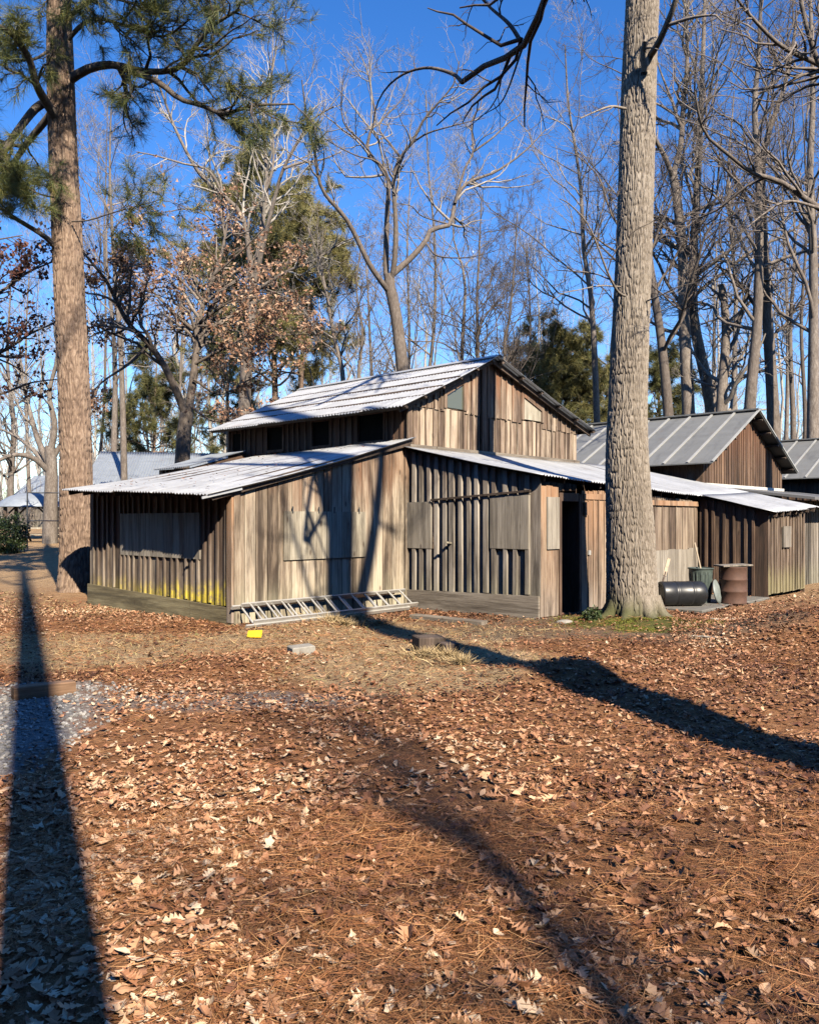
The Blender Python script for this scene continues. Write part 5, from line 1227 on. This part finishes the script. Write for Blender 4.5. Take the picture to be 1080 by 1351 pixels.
tree('bare_tree', 'leaning bare tree behind the viewer that throws the middle shadow', 'tree', L, 132, (M['bark_grey'], M['twig_brown']), per=(.7, 2.5, 2.5), tw=.004, root_per=0, base=(3.7, -8.9, 0), lmax=(3, 1.5, .8))
# unseen dense evergreens added behind and beside the viewer to block sky fill
rng = np.random.default_rng(300)
H = 17.0; tt = np.linspace(0, 1, 24)[:, None]
T_ = P3(0, 0, -.2) + tt * P3(.2, .1, H); LB = [(T_, np.linspace(.28, .04, 24))]
for k in range(64):
    h = rng.uniform(.06, .97); a = rng.uniform(0, 6.28); Ln = (1 - h) * 3.4 + .7
    p = P3(.2 * h, .1 * h, H * h); d = P3(math.cos(a), math.sin(a), .12)
    LB.append((catmull([p, p + d * Ln * .5, p + d * Ln + P3(0, 0, -.15 * Ln)], 12), np.linspace(.05, .012, 12)))
spots = [(-13, -2), (-14, 4), (-15.5, 10.5), (-18, -8), (-20.5, 1), (-21, 8), (-12, -14), (-9.5, -7), (-6, -20), (-2, -24), (4, -26), (10, -26), (16, -25), (22, -20), (27, -12), (28, -4), (29, 4), (-16, -20), (-25, -4), (-5, -13), (-9, -1.5), (19.5, -7), (23, -9), (17, -14), (13, -19), (-10, -34), (-3, -36), (4, -37), (11, -37), (18, -35), (25, -30), (33, -14), (34, -2)]
names = ['nearest the left frame edge', 'second along the left side', 'beside the far left bush', 'deep in the left row', 'behind the left row', 'left of the far bush', 'at the left rear corner', 'just behind the viewer at left', 'straight behind the viewer', 'behind the viewer, a step right', 'behind the leaning tree', 'rear row, right of the leaning tree', 'rear row, toward the right', 'right rear corner', 'right side, rearmost', 'right side, in the middle', 'right side, foremost', 'far rear left', 'farthest left', 'close behind the viewer at left', 'close at the left side', 'close at the right rear', 'right rear, one back', 'right rear, inner', 'rear row, inner right'] + ['tallest back row'] * 8
def dense(fm, rng, l1, l2, l3):
    for bs, k in ((l1, 2), (l2, 2)):
        for b in bs:
            p, d = tips(b, (.2, 1.0), rng, k); needles(fm, p, d, rng, 11, .5, .028, 1.0, .35)
proto = None
for (x, y), nm in zip(spots, names):
    lab = 'dense pine added outside the picture to block sky light, ' + nm
    if proto is None:
        proto = tree('pine_tree', lab, 'tree', LB, 301, (M['bark_pine'], M['twig_dark'], M['needle_far']), per=(3.2, 3.0, 0), lvl=2, root_per=0, lens=(.4, .5, .5), foliage=dense, t0=.1, tw=.006, base=(0, 0, 0), group='unseen pines added to block sky light')
        o = proto
    else:
        o = proto.copy(); COL.objects.link(o); o['label'] = lab
        for ch in proto.children:
            c = ch.copy(); COL.objects.link(c); c.parent = o
            for g in ch.children:
                d = g.copy(); COL.objects.link(d); d.parent = c
    o.location = (x, y, gz(x, y)); o.rotation_euler = (0, 0, rng.uniform(0, 6.28)); sc_ = rng.uniform(.92, 1.06); o.scale = (sc_ * 1.1, sc_ * 1.1, sc_) if 'tallest' not in nm else (sc_ * 1.4, sc_ * 1.4, sc_ * 1.45)

# far woods that read as one mass
rng = np.random.default_rng(200); mb = MB()
TP, TR = [], []
for k in range(230):
    y = rng.uniform(62, 120); x = rng.uniform(-.75, .75) * y
    h = rng.uniform(11, 24); z = gz(x, y)
    t = np.linspace(0, 1, 8)[:, None]; TP.append(P3(x, y, z) + t * P3(rng.normal(0, .8), rng.normal(0, .8), h) + .25 * rng.normal(size=(8, 3)) * np.array([1, 1, 0])); TR.append(np.linspace(rng.uniform(.10, .24), .02, 8))
B0 = Br(np.array(TP), np.array(TR)); mb.tubes(B0.P, B0.R, 5, rng.uniform(.2, .9, len(TP)))
b1 = spawn(B0, rng, 12, .2, 1, .8, .3, 6, .08, .2, .5, .3, .014, tip=.8); b2 = spawn(b1, rng, 5, .2, 1, .7, .5, 4, .05, .22, .6, .4, .010); b3 = spawn(b2, rng, 3, .2, 1, .7, .55, 3, .05, .22, .6, .5, .008)
for b in (b1, b2, b3): mb.tubes(b.P, b.R, 3, rng.uniform(.2, .9, len(b.P)))
tag(mb.build('distant_woods', M['twig_pale'], None, True), 'grey brown mass of far leafless woods along the horizon', 'woods', kind='stuff')
rng = np.random.default_rng(201); mb = MB()
n = 26000; y = rng.uniform(58, 110, n); x = rng.uniform(-.75, .75, n) * y; hh = rng.uniform(0, 1, n) ** 1.6 * (1.0 + 3.2 * fb2(x, y, .12, 3, 3)); 
p = np.stack([x, y, ground(x, y) + hh], -1); P = np.stack([p, p + rng.normal(0, .25, (n, 3)) + [0, 0, .5], p + rng.normal(0, .4, (n, 3)) + [0, 0, 1.0]], 1)
mb.tubes(P, np.full((n, 3), .018) * np.array([1, .8, .4]), 3, rng.uniform(.1, .9, n))
tag(mb.build('undergrowth', M['twig_brown'], None, True), 'brown brush under the far woods', 'undergrowth', kind='stuff')

# evergreen bush at the left edge, ivy by the big oak
def bush(name, label, cat, c, rad, n, size, seed, sticks=14):
    rng = np.random.default_rng(seed); o = thing(name, label, cat, c)
    mb = MB(); P = []
    for k in range(sticks):
        e = rng.normal(size=3) * np.array(rad) * .55; e[2] = abs(e[2]) + rad[2] * .5; P.append(catmull([np.zeros(3), e * .5 + rng.normal(0, .05, 3), e], 5))
    mb.tubes(np.array(P), np.linspace(.016, .005, 5)[None].repeat(sticks, 0), 5); mb.build('stem', M['twig_dark'], o, True)
    d = unit(rng.normal(size=(n, 3))); r = rng.uniform(.25, 1, (n, 1)) ** .5; p = d * r * np.array(rad); p[:, 2] = np.abs(p[:, 2] + rad[2] * .75)
    p *= (.75 + .5 * vnoise(d * 2.3 + seed))[:, None]
    mb = MB(); leaf_cards(mb, p, rng, size, .45); mb.build('foliage', M['ivy'], o)
    return o
bush('evergreen_bush', 'dark evergreen bush at the left edge beside the pipe frame', 'bush', ((0 - U0) / F * 33, 33, gz(-16.5, 33)), (1.15, 1.1, .85), 3600, .12, 5)
x, y, z = at(776, 826); bush('ivy_plant', 'small dark leafy plant at the left foot of the big oak', 'plant', (x + .05, y - .05, z), (.15, .13, .11), 420, .05, 6, 8)
# moss on the oak roots
rng = np.random.default_rng(77); mb = MB(); n = 20000
a = rng.uniform(0, 6.28, n); r = .48 + rng.exponential(.2, n); x = 3.52 + r * np.cos(a) * 1.15; y = 12.9 + r * np.sin(a)
x2 = rng.normal(4.75, .5, 14000); y2 = rng.normal(12.5, .22, 14000); x3 = rng.normal(3.7, .35, 6000); y3 = rng.normal(11.75, .14, 6000)
x = np.concatenate([x, x2, x3]); y = np.concatenate([y, y2, y3]); n = len(x)
k = fb2(x, y, 3.0, 3, 2.2) > .46; x, y = x[k], y[k]; n = len(x)
strips(mb, x, y, ground(x, y) + .008, rng.uniform(.02, .045, n), np.full(n, .0035), rng.uniform(0, 6.28, n), np.abs(rng.normal(.7, .4, n)), np.clip(rng.normal(.5, .25, n), 0, 1), .4)
tag(mb.build('moss', M['moss'], None), 'olive green moss around the foot of the big oak', 'moss', kind='stuff')
# fallen sticks
for u, v, L_, yaw, lab in ((1000, 0, 0, 0, ''),):
    pass
for (u, v), L_, yaw, lab in (((842, 824), .5, .1, 'thin pale stick lying on bare soil right of the oak roots'), ((962, 823), .6, -.1, 'longer pale stick on the soil before the concrete pad'), ((930, 850), .35, -.7, 'short stick at the edge of the leaves right of the oak')):
    x, y, z = at(u, v); mb = MB(); rng = np.random.default_rng(u); t = np.linspace(-.5, .5, 6)[:, None]
    Pq = np.array([math.cos(yaw), math.sin(yaw), 0]) * t * L_ + rng.normal(0, .01, (6, 3)); mb.tubes(Pq, np.linspace(.013, .006, 6), 6, cap=True); o = mb.build('stick', M['twig_pale'], None, True); o.location = (x, y, z + .025); tag(o, lab, 'stick')

# ------------------------------------------------------------------ light, sky, camera
EL = 36.0; hd = np.array([-.414, .910]); c_, s_ = math.cos(math.radians(EL)), math.sin(math.radians(EL))
sun = bpy.data.lights.new('sun', 'SUN'); sun.energy = 5.0; sun.angle = math.radians(.53); sun.color = (1, .885, .72)
so = bpy.data.objects.new('sun', sun); COL.objects.link(so); so.rotation_euler = Vector((hd[0] * c_, hd[1] * c_, -s_)).to_track_quat('-Z', 'Y').to_euler(); so.location = (6, -12, 20)
w = bpy.data.worlds.new('World'); scene.world = w; w.use_nodes = True; nt = w.node_tree
sky = nt.nodes.new('ShaderNodeTexSky'); sky.sky_type = 'NISHITA'; sky.sun_disc = False; sky.sun_elevation = math.radians(EL); sky.sun_rotation = math.atan2(-hd[0], -hd[1])
sky.air_density = 1.0; sky.dust_density = .05; sky.ozone_density = 3.0; sky.altitude = 300
bg = nt.nodes['Background']; bg.inputs['Strength'].default_value = .105
hs = nt.nodes.new('ShaderNodeHueSaturation'); hs.inputs['Hue'].default_value = .511; hs.inputs['Saturation'].default_value = 1.31; nt.links.new(sky.outputs['Color'], hs.inputs['Color'])
nt.links.new(hs.outputs['Color'], bg.inputs['Color'])
cam = bpy.data.cameras.new('camera'); co = bpy.data.objects.new('camera', cam); COL.objects.link(co)
co.location = (0, 0, EYE); co.rotation_euler = (math.radians(90), 0, 0)
cam.sensor_fit = 'HORIZONTAL'; cam.sensor_width = 36; cam.lens = 36 * F / 1080; cam.shift_y = (V0 - 675.5) / 1080; cam.clip_start = .05; cam.clip_end = 2000
scene.camera = co
scene.render.engine = 'CYCLES'
scene.view_settings.view_transform = 'Standard'; scene.view_settings.look = 'None'; scene.view_settings.exposure = 1.15; scene.view_settings.gamma = 1
scene.cycles.max_bounces = 5; scene.cycles.diffuse_bounces = 0; scene.cycles.glossy_bounces = 2; scene.cycles.use_denoising = True; scene.cycles.denoising_input_passes = 'RGB_ALBEDO_NORMAL'; scene.cycles.denoising_prefilter = 'NONE'
